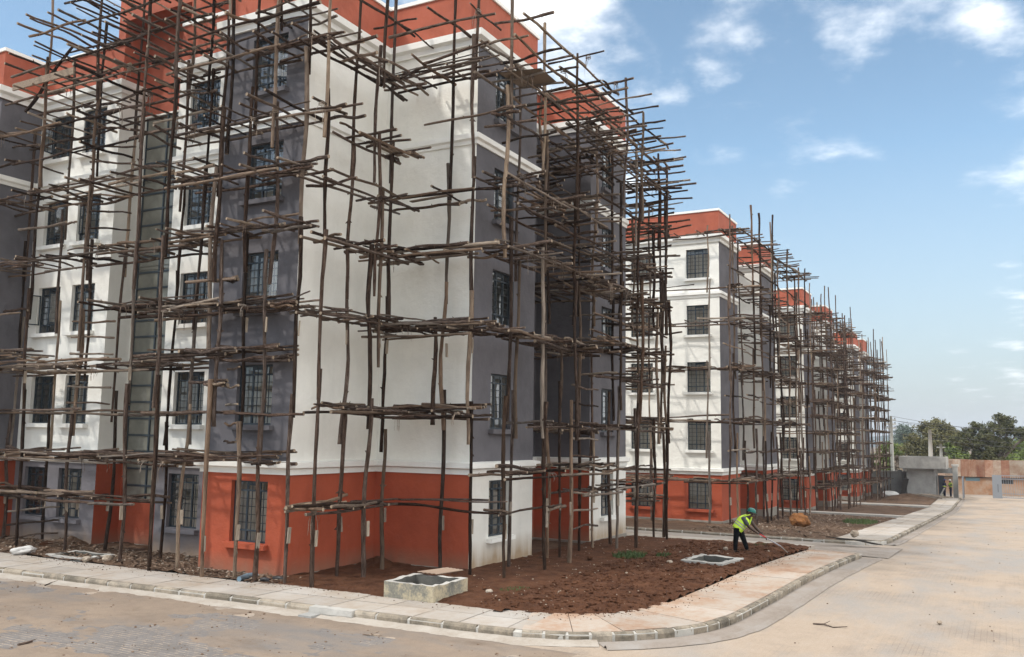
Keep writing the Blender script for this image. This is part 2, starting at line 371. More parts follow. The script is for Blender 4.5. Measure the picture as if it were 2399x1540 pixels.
# ------------------------------------------------------------------ mesh helpers
class MB:
    def __init__(s): s.v = []; s.f = []; s.mi = []; s.mats = []; s.sm = []
    def m(s, name):
        if name not in s.mats: s.mats.append(name)
        return s.mats.index(name)
    def face(s, pts, mat, smooth=False):
        b = len(s.v); s.v.extend([tuple(p) for p in pts]); s.f.append(tuple(range(b, b + len(pts)))); s.mi.append(s.m(mat)); s.sm.append(smooth)
    def box(s, a, b, mat):
        x0, y0, z0 = (min(a[i], b[i]) for i in range(3)); x1, y1, z1 = (max(a[i], b[i]) for i in range(3))
        k = len(s.v); s.v += [(x0,y0,z0),(x1,y0,z0),(x1,y1,z0),(x0,y1,z0),(x0,y0,z1),(x1,y0,z1),(x1,y1,z1),(x0,y1,z1)]
        for q in ((0,3,2,1),(4,5,6,7),(0,1,5,4),(1,2,6,5),(2,3,7,6),(3,0,4,7)):
            s.f.append(tuple(k + i for i in q)); s.mi.append(s.m(mat)); s.sm.append(False)
    def obox(s, o, ax, ay, az, mat):       # box from corner o with edge vectors
        o, ax, ay, az = map(Vector, (o, ax, ay, az)); k = len(s.v)
        for q in (o, o+ax, o+ax+ay, o+ay, o+az, o+ax+az, o+ax+ay+az, o+ay+az): s.v.append(tuple(q))
        for q in ((0,3,2,1),(4,5,6,7),(0,1,5,4),(1,2,6,5),(2,3,7,6),(3,0,4,7)):
            s.f.append(tuple(k + i for i in q)); s.mi.append(s.m(mat)); s.sm.append(False)
    def tube(s, pts, rads, n, mat, cap=True, capmat=None):
        pts = [Vector(p) for p in pts]; k = len(s.v); up = Vector((0, 0, 1))
        for i, p in enumerate(pts):
            t = (pts[min(i+1, len(pts)-1)] - pts[max(i-1, 0)]).normalized()
            a = t.cross(up if abs(t.z) < .9 else Vector((1, 0, 0))).normalized(); b = t.cross(a)
            r = rads[i] if isinstance(rads, (list, tuple)) else rads
            for j in range(n):
                an = 2 * math.pi * j / n; s.v.append(tuple(p + a * math.cos(an) * r + b * math.sin(an) * r))
        for i in range(len(pts) - 1):
            for j in range(n):
                s.f.append((k+i*n+j, k+i*n+(j+1) % n, k+(i+1)*n+(j+1) % n, k+(i+1)*n+j)); s.mi.append(s.m(mat)); s.sm.append(True)
        if cap:
            cm = s.m(capmat or mat)
            s.f.append(tuple(k + j for j in range(n))); s.mi.append(cm); s.sm.append(False)
            e = k + (len(pts)-1)*n; s.f.append(tuple(e + j for j in reversed(range(n)))); s.mi.append(cm); s.sm.append(False)
    def mesh(s, name):
        me = bpy.data.meshes.new(name); me.from_pydata(s.v, [], s.f)
        for q in s.mats: me.materials.append(MATS[q])
        me.polygons.foreach_set('material_index', s.mi); me.polygons.foreach_set('use_smooth', s.sm)
        me.update(); return me
    def build(s, name, parent=None, **kw): return link(name, s.mesh(name), parent, **kw)
def link(name, me, parent=None, loc=None, rot=None, scale=None, local=False):
    """mesh data in world coordinates unless loc is given; a parent only ever carries a translation (or local=True)"""
    o = bpy.data.objects.new(name, me); COL.objects.link(o)
    l = Vector(loc) if loc is not None else Vector((0, 0, 0))
    if parent is not None:
        o.parent = parent
        if not local: l = l - WLOC[parent.name]
    o.location = l
    WLOC[o.name] = l if parent is None else (l + WLOC[parent.name] if not local else WLOC[parent.name] + l)
    if rot is not None: o.rotation_euler = rot
    if scale is not None: o.scale = scale
    return o
WLOC = {}
def tag(o, label, cat=None, group=None, kind=None):
    if label: o['label'] = label
    if cat: o['category'] = cat
    if group: o['group'] = group
    if kind: o['kind'] = kind
    return o
def thing(name, label, cat, loc=(0, 0, 0), group=None):
    o = bpy.data.objects.new(name, None); COL.objects.link(o); o.location = loc; o.empty_display_size = .3
    WLOC[o.name] = Vector(loc); return tag(o, label, cat, group)
def struct(o): o['kind'] = 'structure'; return o
def swap_mat(me, new):
    c = me.copy(); 
    for i in range(len(c.materials)): c.materials[i] = MATS[new]
    return c

def g(x):        # the site falls gently towards the gate
    if x < 24.5: return 0.0
    if x < 30.5: return -.036 * (x - 24.5) ** 2 / 12.0
    return max(-.036 * (x - 27.5), -2.05)

# ------------------------------------------------------------------ window kit
WH = 1.5
def window_meshes(w):
    h = WH; f = MB()
    d0, d1 = -.025, .025
    def bar(x0, x1, z0, z1, mb=f, mat='steel', dd=(d0, d1)): mb.box((x0, dd[0], z0), (x1, dd[1], z1), mat)
    t = .045
    bar(0, t, 0, h); bar(w - t, w, 0, h); bar(t, w - t, 0, t); bar(t, w - t, h - t, h)
    c1, c2 = w * .36, w * .70; r1, r2 = h * .19, h * .84
    for c in (c1, c2): bar(c - .024, c + .024, t, h - t)
    for r in (r1, r2):
        for a, b in ((t, c1 - .024), (c1 + .024, c2 - .024), (c2 + .024, w - t)): bar(a, b, r - .021, r + .021)
    # hung vent in the middle light
    bar(c1 + .024, c2 - .024, h - t - .075, h - t, dd=(d0 + .002, d1 + .012))
    gr = MB()
    xs = [w * .18, w * .53, w * .85]
    for x in xs: bar(x - .008, x + .008, .05, h - .05, gr, 'grille', (-.075, -.059))
    for k in range(1, 5):
        z = h * (.19 + .65 * k / 5.0); bar(.05, w - .05, z - .007, z + .007, gr, 'grille', (-.058, -.044))
    p = MB(); cols = [t, c1, c2, w - t]; rows = [t, r1, r2, h - t]
    for i in range(3):
        for j in range(3):
            tilt = ((i * 3 + j) % 4 - 1.5) * .004
            p.face([(cols[i], -.004 + tilt, rows[j]), (cols[i+1], -.004 - tilt, rows[j]), (cols[i+1], .002 - tilt, rows[j+1]), (cols[i], .002 + tilt, rows[j+1])], 'glass')
    s = MB()
    s.box((-.10, -.30, -.13), (w + .10, .12, -.012), 'trim')
    sash = MB()
    sw = w * .34; sh = h * .65; z0 = h * .19
    for a in ((0, .035, z0, z0 + sh), (sw - .035, sw, z0, z0 + sh), (.035, sw - .035, z0, z0 + .035), (.035, sw - .035, z0 + sh - .035, z0 + sh)):
        sash.box((a[0], -.016, a[2]), (a[1], .016, a[3]), 'steel')
    sash.face([(.035, 0, z0 + .035), (sw - .035, 0, z0 + .035), (sw - .035, 0, z0 + sh - .035), (.035, 0, z0 + sh - .035)], 'glass')
    sash.box((sw - .05, -.05, z0 + sh * .45), (sw - .03, -.016, z0 + sh * .55), 'steel')
    return {'frame': f.mesh('window'), 'grille': gr.mesh('grille'), 'pane': p.mesh('pane'), 'sill': s.mesh('sill'), 'sash': sash.mesh('open_sash')}
WK = {}
def window(parent, corner, n, w, sillmat, sash=None, reveal=.14, detail=True):
    """corner: lower left corner of the opening seen from outside, on the wall face; n: outward normal"""
    if w not in WK: WK[w] = window_meshes(w)
    k = WK[w]; ang = math.atan2(n[1], n[0]) + math.pi / 2     # local -Y faces outward, local X runs to the right
    loc = Vector(corner) - Vector((n[0], n[1], 0)) * reveal
    o = link('window', k['frame'], parent, loc, (0, 0, ang))
    def sub(name, me, l=(0, 0, 0), rz=0): 
        c = bpy.data.objects.new(name, me); COL.objects.link(c); c.parent = o; c.location = l; c.rotation_euler = (0, 0, rz); return c
    sub('pane', k['pane'])
    if detail: sub('grille', k['grille'])
    key = 'sill_' + sillmat
    if key not in k: k[key] = swap_mat(k['sill'], sillmat)
    sub('sill', k[key])
    if sash:
        for side, a in sash:
            if side == 'L': sub('open_sash', k['sash'], (.02, -.06, 0), -a)
            else: sub('open_sash', k['sash'], (w - .02, -.06, 0), math.pi + a)
    return o

# ------------------------------------------------------------------ walls, bands, buildings
def seg_normal(a, b):
    t = Vector((b[0] - a[0], b[1] - a[1])).normalized(); return Vector((t.y, -t.x)), t
def wall_mesh(mb, a, b, z0, z1, ops, mat, revmat=None, depth=.22):
    n, t = seg_normal(a, b); L = (Vector(b) - Vector(a)).length
    xs = sorted({0, L, *[q for o in ops for q in o[:2]]}); zs = sorted({z0, z1, *[q for o in ops for q in o[2:4]]})
    P = lambda s, z, d=0: (a[0] + t.x * s - n.x * d, a[1] + t.y * s - n.y * d, z)
    for i in range(len(xs) - 1):
        for j in range(len(zs) - 1):
            xm, zm = (xs[i] + xs[i+1]) / 2, (zs[j] + zs[j+1]) / 2
            if any(o[0] < xm < o[1] and o[2] < zm < o[3] for o in ops): continue
            mb.face([P(xs[i], zs[j]), P(xs[i+1], zs[j]), P(xs[i+1], zs[j+1]), P(xs[i], zs[j+1])], mat)
    r = revmat or mat
    for s0, s1, q0, q1 in ops:
        mb.face([P(s0, q0), P(s0, q1), P(s0, q1, depth), P(s0, q0, depth)], r)
        mb.face([P(s1, q0), P(s1, q0, depth), P(s1, q1, depth), P(s1, q1)], r)
        mb.face([P(s0, q1), P(s1, q1), P(s1, q1, depth), P(s0, q1, depth)], r)
        mb.face([P(s0, q0), P(s0, q0, depth), P(s1, q0, depth), P(s1, q0)], r)
def sweep(mb, path, profile, mat, z):
    """mitred moulding: path is a list of plan points, exterior on the right; profile is (out, up) pairs"""
    pts = [Vector(p) for p in path]; offs = []
    for i, p in enumerate(pts):
        ns = []
        if i > 0: ns.append(seg_normal(pts[i-1], p)[0])
        if i < len(pts) - 1: ns.append(seg_normal(p, pts[i+1])[0])
        m = ns[0] if len(ns) == 1 else (ns[0] + ns[1]) / (1 + ns[0].dot(ns[1]))
        offs.append(m)
    for i in range(len(pts) - 1):
        for k in range(len(profile) - 1):
            (o0, u0), (o1, u1) = profile[k], profile[k+1]
            A, B = pts[i], pts[i+1]
            q = [A + offs[i]*o0, B + offs[i+1]*o0, B + offs[i+1]*o1, A + offs[i]*o1]
            mb.face([(q[0].x, q[0].y, z+u0), (q[1].x, q[1].y, z+u0), (q[2].x, q[2].y, z+u1), (q[3].x, q[3].y, z+u1)], mat)
    for e, rev in ((0, False), (-1, True)):
        ring = [pts[e] + offs[e]*o for o, u in profile]
        f = [(r.x, r.y, z + profile[k][1]) for k, r in enumerate(ring)]
        mb.face(f[::-1] if rev else f, mat)
GFC = [(0, -.20), (.06, -.20), (.06, -.07), (.17, -.03), (.17, .10), (0, .13)]
MIDC = [(0, -.16), (.05, -.16), (.06, -.06), (.13, -.02), (.13, .12), (0, .15)]
TOPC = [(0, -.24), (.07, -.24), (.08, -.10), (.19, -.04), (.20, .14), (0, .18)]
COPE = [(-.2, 0), (.05, 0), (.05, .11), (-.2, .13)]
STOREY = 2.88
HEAD0 = 2.24
def sills(): return [HEAD0 - WH + STOREY * k for k in range(5)]
def part_label(o, l): o['label'] = l; return o

def building(label, base, segs, closing, runs, par_runs, detail=True, plinth_runs=None, group=None):
    """segs: dicts a,b,gf,up,win=[(s,w,sash{storey:..})]; closing: plan points that close the outline at the back"""
    bx = sum(s['a'][0] for s in segs) / len(segs); by = max(s['a'][1] for s in segs) - 4
    B = thing('apartment_building', label, 'building', (bx, by, base), group)
    zg, zt = base + 2.62, base + 14.42
    for s in segs:
        a, b = s['a'], s['b']; n, t = seg_normal(a, b)
        ops = []
        for (sp, w, *rest) in s.get('win', []):
            for k, z in enumerate(sills()):
                if k in s.get('skip', ()): continue
                ops.append((sp, sp + w, base + z, base + z + WH))
        if s.get('holes'): ops += [(h[0], h[1], base + h[2], base + h[3]) for h in s['holes']]
        lo = [o for o in ops if o[3] < zg]; hi = [o for o in ops if o[2] > zg]
        m = MB(); wall_mesh(m, a, b, base + s.get('z0', .0), zg, lo, s['gf']); m.build('ground_floor_wall', B)
        ztop = base + s.get('ztop', 14.42)
        m = MB(); wall_mesh(m, a, b, zg, ztop, hi, s['up']); m.build('upper_wall', B)
        if s.get('corner'):     # narrow white return band down the corner
            pass
        for (sp, w, *rest) in s.get('win', []):
            sashes = rest[0] if rest else {}
            for k, z in enumerate(sills()):
                if k in s.get('skip', ()): continue
                c = (a[0] + t.x * sp, a[1] + t.y * sp, base + z)
                mat = {'orange': 'orange', 'orange_low': 'orange', 'grey_low': 'grey_low', 'white_low': 'white'}.get(s['gf'], s['gf']) if k == 0 else s['up']
                window(B, c, n, w, mat if mat != 'white' else 'trim', sashes.get(k), detail=detail)
        if s.get('win'):        # a partition a little way behind the facade
            d = s.get('room', 1.0)
            m = MB(); q = [(a[0] - n.x*d + t.x*e, a[1] - n.y*d + t.y*e) for e in (.3, (Vector(b)-Vector(a)).length - .3)]
            m.face([(*q[0], base), (*q[1], base), (*q[1], base + 14.3), (*q[0], base + 14.3)], 'tan'); m.build('partition_wall', B)
    outline = [s['a'] for s in segs] + [segs[-1]['b']] + closing
    full = outline + [outline[0]]
    m = MB()
    for i in range(len(segs), len(full) - 1): wall_mesh(m, full[i], full[i+1], base, base + 15.6, [], 'white')
    m.build('rear_wall', B)
    for z, nm in [(.05, 'floor_slab'), (2.72, 'floor_slab'), (5.6, 'floor_slab'), (8.48, 'floor_slab'), (11.36, 'floor_slab'), (14.5, 'roof_slab')]:
        pts_ = shrink(outline, .05); tris = tessellate_polygon([[Vector((p[0], p[1], 0)) for p in pts_]]); k_ = len(pts_)
        me = bpy.data.meshes.new(nm); me.from_pydata([(p[0], p[1], zz) for zz in (base + z, base + z + .12) for p in pts_], [], [tuple(t) for t in tris] + [tuple(i + k_ for i in t) for t in tris])
        me.materials.append(MATS['slab']); me.update(); link(nm, me, B)
    for r in runs:
        for nm, prof, z in (('ground_floor_cornice', GFC, 2.62), ('middle_cornice', MIDC, 11.42), ('roof_cornice', TOPC, 14.30)):
            if nm in r.get('no', ()): continue
            m = MB(); sweep(m, r['path'], prof, 'trim', base + z); m.build(nm, B)
    for r in par_runs:
        m = MB(); p = r['path']; zc0, zc1 = base + r.get('z0', 14.42), base + r.get('z1', 15.66)
        for i in range(len(p) - 1): wall_mesh(m, p[i], p[i+1], zc0, zc1, [], 'red')
        inner = [tuple(q) for q in offset_path(p, -.2)]
        for i in range(len(p) - 1): wall_mesh(m, inner[i+1], inner[i], zc0, zc1, [], 'red')
        m.build('parapet', B)
        m = MB(); sweep(m, p, COPE, 'trim', zc1); m.build('coping', B)
    m = MB(); path = [s['a'] for s in segs] + [segs[-1]['b']]
    pt = .86 if base == 0 else 1.05
    sweep(m, path, [(-.1, 0), (.035, 0), (.035, pt), (.0, pt + .015)], 'plinth', base - .85); m.build('plinth', B)
    return B
def offset_path(path, d):
    pts = [Vector(p) for p in path]; out = []
    for i, p in enumerate(pts):
        ns = []
        if i > 0: ns.append(seg_normal(pts[i-1], p)[0])
        if i < len(pts) - 1: ns.append(seg_normal(p, pts[i+1])[0])
        m = ns[0] if len(ns) == 1 else (ns[0] + ns[1]) / (1 + ns[0].dot(ns[1]))
        out.append(p + m * d)
    return out
def shrink(outline, d):
    n = len(outline); out = []
    for i in range(n):
        a, p, b = Vector(outline[i-1]), Vector(outline[i]), Vector(outline[(i+1) % n])
        n1, n2 = seg_normal(a, p)[0], seg_normal(p, b)[0]
        if 1 + n1.dot(n2) < .05: out.append(tuple(p)); continue
        out.append(tuple(p - (n1 + n2) / (1 + n1.dot(n2)) * d))
    return out

# ---- the near block
V = [(16.76, 35), (16.76, 28.05), (18.2, 28.05), (18.2, 24.1), (19.1, 24.1), (19.1, 21.4), (18.15, 21.4), (18.15, 18.05), (16.76, 18.05),
     (16.76, 15.17), (20.2, 15.17), (20.2, 12.15), (23.75, 12.15), (23.75, 14.2), (27.9, 14.2), (27.9, 12.15), (31.2, 12.15)]
def S(i, gf, up, **k): return dict(a=V[i], b=V[i+1], gf=gf, up=up, **k)
A65 = math.radians(65)
b1segs = [S(0, 'orange_low', 'grey'),
          S(1, 'orange_low', 'grey'),
          S(2, 'grey_low', 'white', win=[(.52, 1.1, {2: [('L', 1.9), ('R', 1.3)], 3: [('R', 1.0)], 4: [('L', 1.4)]}), (2.2, 1.1, {1: [('L', .5)], 3: [('L', .4)], 4: [('L', .7)]})]),
          S(3, 'orange_low', 'white'),
          S(4, 'orange_low', 'white', ztop=13.55, holes=[(.06, 2.64, 1.25, 2.6), (.06, 2.64, 2.64, 13.5)]),
          S(5, 'grey_low', 'white'),
          S(6, 'grey_low', 'white', win=[(.50, 1.2, {0: [], 4: [('L', .3)]})]),
          S(7, 'orange_low', 'grey'),
          S(8, 'orange_low', 'grey', win=[(1.02, 1.2, {2: [('R', .8)], 3: [('R', .35)], 4: [('R', .6)]})]),
          S(9, 'orange_low', 'white'),
          S(10, 'orange_low', 'white'),
          S(11, 'white_low', 'grey', win=[(1.0, 1.15, {2: [('R', .75)], 3: [('R', .5)], 4: [('R', .6)]})]),
          S(12, 'orange_low', 'grey'), S(13, 'orange_low', 'grey'), S(14, 'orange_low', 'grey'),
          S(15, 'white_low', 'grey', win=[(1.0, 1.1, {2: [('R', .3)], 4: [('R', .4)]})])]
B1 = building('nearest apartment block with white, grey and orange walls, protruding bays and stair window', 0.0, b1segs, [(31.2, 35)],
              [dict(path=V[0:5]), dict(path=V[5:17])],
              [dict(path=V[0:4] + [(18.2, 24.1)][0:0]), dict(path=V[6:17])])
# stair window: frame with single panes
fr = MB(); zrows = [1.25] + [1.25 + .45 * k for k in range(1, 4)]
ycols = [24.03, 23.05, 22.2, 21.42]
for yy in ycols: fr.box((19.15, yy - .03, 1.25), (19.21, yy + .03, 13.5), 'steel')
zz = 1.25; rows = []
while zz < 13.5: rows.append(zz); zz += .5105
rows.append(13.5)
for r_ in rows: fr.box((19.153, 21.44, r_ - .028), (19.207, 24.0, r_ + .028), 'steel')
STW = fr.build('stair_window', B1); STW['label'] = 'tall gridded stairwell window with dark steel bars'
pm = {}
for j in range(len(rows) - 1):
    for i in range(3):
        pw = ycols[i] - ycols[i+1] - .05; key = (round(rows[j+1] - rows[j], 3), round(pw, 3))
        if key not in pm:
            q = MB(); q.face([(0, 0, .025), (0, -pw, .025), (0, -pw, key[0] - .025), (0, 0, key[0] - .025)], 'frosted'); pm[key] = q.mesh('pane')
        o = bpy.data.objects.new('pane', pm[key]); COL.objects.link(o); o.parent = STW
        o.location = Vector((19.185, ycols[i] - .025, rows[j])) - WLOC[STW.name]
        o.rotation_euler = (0, random.uniform(-.006, .006), random.uniform(-.012, .012))
m = MB(); m.box((20.6, 21.45, 0), (20.65, 24.05, 13.6), 'tan'); m.build('partition_wall', B1)
# red stair tower with its open portal
m = MB()
wall_mesh(m, (19.1, 24.1), (19.1, 21.2), 13.55, 17.6, [], 'red')
wall_mesh(m, (18.2, 24.1), (19.1, 24.1), 14.42, 16.45, [], 'red')
m.box((18.205, 24.105, 14.42), (19.09, 24.45, 17.6), 'red')
m.box((18.205, 20.75, 15.66), (19.09, 21.15, 16.45), 'red')
m.box((18.205, 20.75, 16.45), (19.9, 24.10, 17.75), 'red')
m.box((19.102, 20.3, 14.6), (22.6, 24.45, 17.7), 'red')
m.build('stair_tower', B1)
m = MB(); sweep(m, [(18.205, 24.45), (18.205, 20.75), (22.6, 20.75)], COPE, 'trim', 17.75); m.build('coping', B1)
m = MB(); m.box((24.0, 15.0, 14.62), (30.5, 20.5, 15.2), 'red'); m.build('roof_upstand', B1)

# ---- the blocks behind
def far_block(label, base, x0, bw, gap, bw2, detail, nfront=3, backlen=30, sash=None, ret='white'):
    vv = [(x0, 12.15 + backlen * .6), (x0, 12.15), (x0 + bw, 12.15), (x0 + bw, 14.2), (x0 + bw + gap, 14.2), (x0 + bw + gap, 12.15), (x0 + bw + gap + bw2, 12.15)]
    L = backlen * .6
    wins = [(L - 1.7 - 3.0 * k, 1.2, (sash or {}) if k == 0 else {}) for k in range(nfront)]
    segs = [dict(a=vv[0], b=vv[1], gf='orange', up='white', win=wins),
            dict(a=vv[1], b=vv[2], gf='orange', up='grey'),
            dict(a=vv[2], b=vv[3], gf='orange', up='grey'), dict(a=vv[3], b=vv[4], gf='orange', up='grey'),
            dict(a=vv[4], b=vv[5], gf='orange', up=ret), dict(a=vv[5], b=vv[6], gf='orange', up='grey')]
    end = (x0 + bw + gap + bw2, 12.15 + backlen * .6)
    return building(label, base, segs, [end], [dict(path=vv)], [dict(path=vv + [end])], detail)
B2 = far_block('second apartment block in the row, white front with orange ground floor behind the worker', -.75, 44.0, 3.5, 5.3, 3.6, True, 3, sash={4: [('L', 1.2)]})
B3 = far_block('third apartment block in the row with orange parapet, beyond the paths', -1.5, 65.6, 3.4, 6.0, 3.6, True, 2)
B4 = far_block('farthest apartment block of the row, nearest the guard house', -1.95, 90.2, 3.2, 4.0, 3.2, False, 2)
# ------------------------------------------------------------------ ground, kerbs, paving
def grid_sheet(name, x0, x1, y0, y1, step, zf, mat, mask=None, parent=None, sx=None):
    nx = max(1, int(round((x1 - x0) / (sx or step)))); ny = max(1, int(round((y1 - y0) / step)))
    vs_, fs, idx = [], [], {}
    for i in range(nx + 1):
        for j in range(ny + 1):
            x = x0 + (x1 - x0) * i / nx; y = y0 + (y1 - y0) * j / ny
            vs_.append((x, y, zf(x, y)))
    for i in range(nx):
        for j in range(ny):
            if mask:
                x = x0 + (x1 - x0) * (i + .5) / nx; y = y0 + (y1 - y0) * (j + .5) / ny
                if not mask(x, y): continue
            a = i * (ny + 1) + j; fs.append((a, a + ny + 1, a + ny + 2, a + 1))
    me = bpy.data.meshes.new(name); me.from_pydata(vs_, [], fs); me.materials.append(MATS[mat])
    me.polygons.foreach_set('use_smooth', [True] * len(fs)); me.update()
    # drop loose vertices
    bm = bmesh.new(); bm.from_mesh(me); bmesh.ops.delete(bm, geom=[v for v in bm.verts if not v.link_faces], context='VERTS'); bm.to_mesh(me); bm.free()
    return link(name, me, parent)
nz = lambda x, y, s, k=0.0: mnoise.noise((x * s, y * s, k))
def fbm(x, y, s, o=4, k=0.0):
    a, t = 1.0, 0.0
    for i in range(o): t += a * mnoise.noise((x * s, y * s, k + i * 7.3)); s *= 2.1; a *= .5
    return t
# land to the horizon
def terr(x, y):
    far = max(0.0, math.hypot(x - 60, y) - 160)
    return min(g(x), 0) - .42 - (0 if far == 0 else min(6, far * .004)) + (0 if far == 0 else 3.5 * nz(x, y, .004))
o = struct(grid_sheet('ground', -600, 2600, -1600, 1600, 25, terr, 'terrain'))
def road_z(x, y): return g(x) - .15
o = struct(grid_sheet('road', -20, 125, -34, 60, 1.0, lambda x, y: road_z(x, y) - .004, 'road_dust', mask=lambda x, y: (x < 15.6) or (y < 5.6) or (x > 31 and x < 38 and y < 6.5)))
# kerb line of the near island
KP = [(14.02, 30.0), (14.06, 22.0), (14.2, 18.4), (14.4, 13.5), (14.5, 10.5), (14.56, 8.5)]
arc = [(14.64, 7.7), (14.86, 7.0), (15.18, 6.45), (15.55, 6.0), (16.0, 5.6), (16.5, 5.25), (17.1, 4.98), (17.8, 4.82), (18.6, 4.74)]
KR = [(20.9, 4.63), (23.7, 4.54), (27.2, 4.34), (31.4, 4.14)]
KERB = [Vector(p) for p in KP + arc + KR]
def resample(path, step):
    out = [Vector(path[0])]; acc = 0
    for i in range(len(path) - 1):
        a, b = Vector(path[i]), Vector(path[i+1]); L = (b - a).length; s = step - acc
        while s <= L: out.append(a + (b - a) * (s / L)); s += step
        acc = (acc + L) % step if s > L else 0
        acc = L - (s - step)
    out.append(Vector(path[-1])); return out
def path_off(path, d): return [Vector((p.x, p.y)) for p in offset_path([tuple(p) for p in path], d)]
def kerb_run(name, path, step, rnd, label_stuff=False):
    K = MB(); pts = resample(path, .25)
    inner = path_off(pts, -.125)
    root = struct(link(name, None if False else bedding(pts), None))
    st = resample(path, step)
    for i in range(len(st) - 1):
        a, b = st[i], st[i+1]
        if (b - a).length < .12: continue
        n, t = seg_normal(a, b)
        ga = .030; A = a + t * ga; B_ = b - t * ga
        dz = rnd.uniform(-.008, .008); do = rnd.uniform(-.008, .008)
        m = MB(); prof = [(-.005 + do, -.22), (-.0 + do, -.055), (-.022 + do, -.014), (-.05 + do, .004), (-.125 + do, .004), (-.125 + do, -.22)]
        ra = [(A + n * p[0], p[1]) for p in prof]; rb = [(B_ + n * p[0], p[1]) for p in prof]
        za, zb = g(a.x), g(b.x)
        for k in range(len(prof) - 1):
            m.face([(ra[k][0].x, ra[k][0].y, za + ra[k][1] + dz), (rb[k][0].x, rb[k][0].y, zb + rb[k][1] + dz), (rb[k+1][0].x, rb[k+1][0].y, zb + rb[k+1][1] + dz), (ra[k+1][0].x, ra[k+1][0].y, za + ra[k+1][1] + dz)], 'kerb')
        m.face([(q[0].x, q[0].y, za + q[1] + dz) for q in ra][::-1], 'kerb'); m.face([(q[0].x, q[0].y, zb + q[1] + dz) for q in rb], 'kerb')
        m.build('kerb_stone', root)
    return root
def bedding(pts):
    m = MB(); pr = [(-.012, -.22), (-.012, -.03), (-.115, -.006), (-.13, -.22)]
    for i in range(len(pts) - 1):
        n, t = seg_normal(pts[i], pts[i+1])
        for k in range(len(pr) - 1):
            q = []
            for (P, kk) in ((pts[i], k), (pts[i+1], k), (pts[i+1], k+1), (pts[i], k+1)):
                w = P + n * pr[kk][0]; q.append((w.x, w.y, g(P.x) + pr[kk][1]))
            m.face(q, 'mortar')
    return m.mesh('kerb')
rk = RND(3)
k1 = kerb_run('kerb', KERB[:7], .74, rk); k2 = kerb_run('kerb', KERB[6:15], .42, rk); k3 = kerb_run('kerb', KERB[14:], .62, rk)
KERB2 = [Vector(p) for p in [(36.7, 15.0), (36.65, 10), (36.7, 6.3), (36.95, 5.2), (37.4, 4.5), (38.1, 4.2), (39.5, 4.1), (60, 4.0), (80, 3.95), (101, 3.9)]]
k4 = kerb_run('kerb', KERB2, .8, rk)

# paving slabs along the kerb
def pave(name, path, width, rows, step, mat_f, rnd):
    root = MB(); pts = resample(path, .5)
    a0, b0 = path_off(pts, -.125), path_off(pts, -.125 - width)
    for i in range(len(pts) - 1):
        root.face([(a0[i].x, a0[i].y, g(pts[i].x) - .02), (a0[i+1].x, a0[i+1].y, g(pts[i+1].x) - .02), (b0[i+1].x, b0[i+1].y, g(pts[i+1].x) - .02), (b0[i].x, b0[i].y, g(pts[i].x) - .02)], 'joint')
    R_ = struct(root.build(name))
    st = resample(path, step); edges = [path_off(st, -.128 - width * r / rows) for r in range(rows + 1)]
    for r in range(rows):
        for i in range(len(st) - 1):
            if (st[i+1] - st[i]).length < .2: continue
            q = [edges[r][i], edges[r][i+1], edges[r+1][i+1], edges[r+1][i]]; c = sum(q, Vector((0, 0))) / 4
            q = [c + (p - c) * (1 - .017 / max(.05, (p - c).length)) for p in q]
            dz = rnd.uniform(-.003, .004); tl = rnd.uniform(-.004, .004)
            m = MB(); top = [(p.x, p.y, g(p.x) + .004 + dz + tl * (1 if k < 2 else -1)) for k, p in enumerate(q)]
            mt = mat_f(c, rnd)
            m.face(top, mt)
            for k in range(4):
                u, w = top[k], top[(k+1) % 4]; m.face([u, (u[0], u[1], u[2] - .03), (w[0], w[1], w[2] - .03), w], mt)
            m.build('paving_slab', R_)
    return R_
rp = RND(5)
pm_left = lambda c, r: 'paving'
pm_arc = lambda c, r: 'paving_red'
pave('sidewalk', KERB[:7], 1.62, 2, 1.0, pm_left, rp)
pave('sidewalk', KERB[6:15], 1.62, 1, .95, pm_arc, rp)
pave('sidewalk', KERB[14:], 1.50, 1, 1.25, pm_arc, rp)
pave('sidewalk', KERB2[5:], 1.75, 2, 1.4, pm_left, rp)
# mortar haunch and drainage channel against the kerbs
def strip(name, path, o0, o1, zf, mat, step=.12, amp=.03, cols=5, wob=.3):
    pts = resample(path, step); m = MB(); rows = []
    for j in range(cols + 1):
        t = j / cols; e = path_off(pts, o0 + (o1 - o0) * t); row = []
        for i, p in enumerate(e):
            w = 1 + (wob * fbm(p.x, p.y, 1.3, 3, 4) if j == cols else 0)
            q = pts[i] + (p - pts[i]) * w
            row.append((q.x, q.y, g(q.x) + zf(t) + amp * fbm(q.x, q.y, 3, 3, 2) * (1 if 0 < j < cols else .4)))
        rows.append(row)
    for j in range(cols):
        for i in range(len(pts) - 1): m.face([rows[j][i], rows[j+1][i], rows[j+1][i+1], rows[j][i+1]], mat, True)
    return m.build(name)
tag(struct(strip('gutter', KERB[:9], .0, .36, lambda t: -.105 - .045 * t, 'whitedust', amp=.02)), None)
tag(struct(strip('gutter', KERB[8:], .0, .62, lambda t: -.143 + (.0 if t < .7 else .045 if t < .95 else .0), 'gutter', step=.2, amp=.006, cols=9, wob=.04)), None)
tag(struct(strip('gutter', KERB2[5:], .0, .45, lambda t: -.143 + (.0 if t < .7 else .04 if t < .95 else .0), 'gutter', step=.8, amp=.012, cols=5, wob=.04)), None)

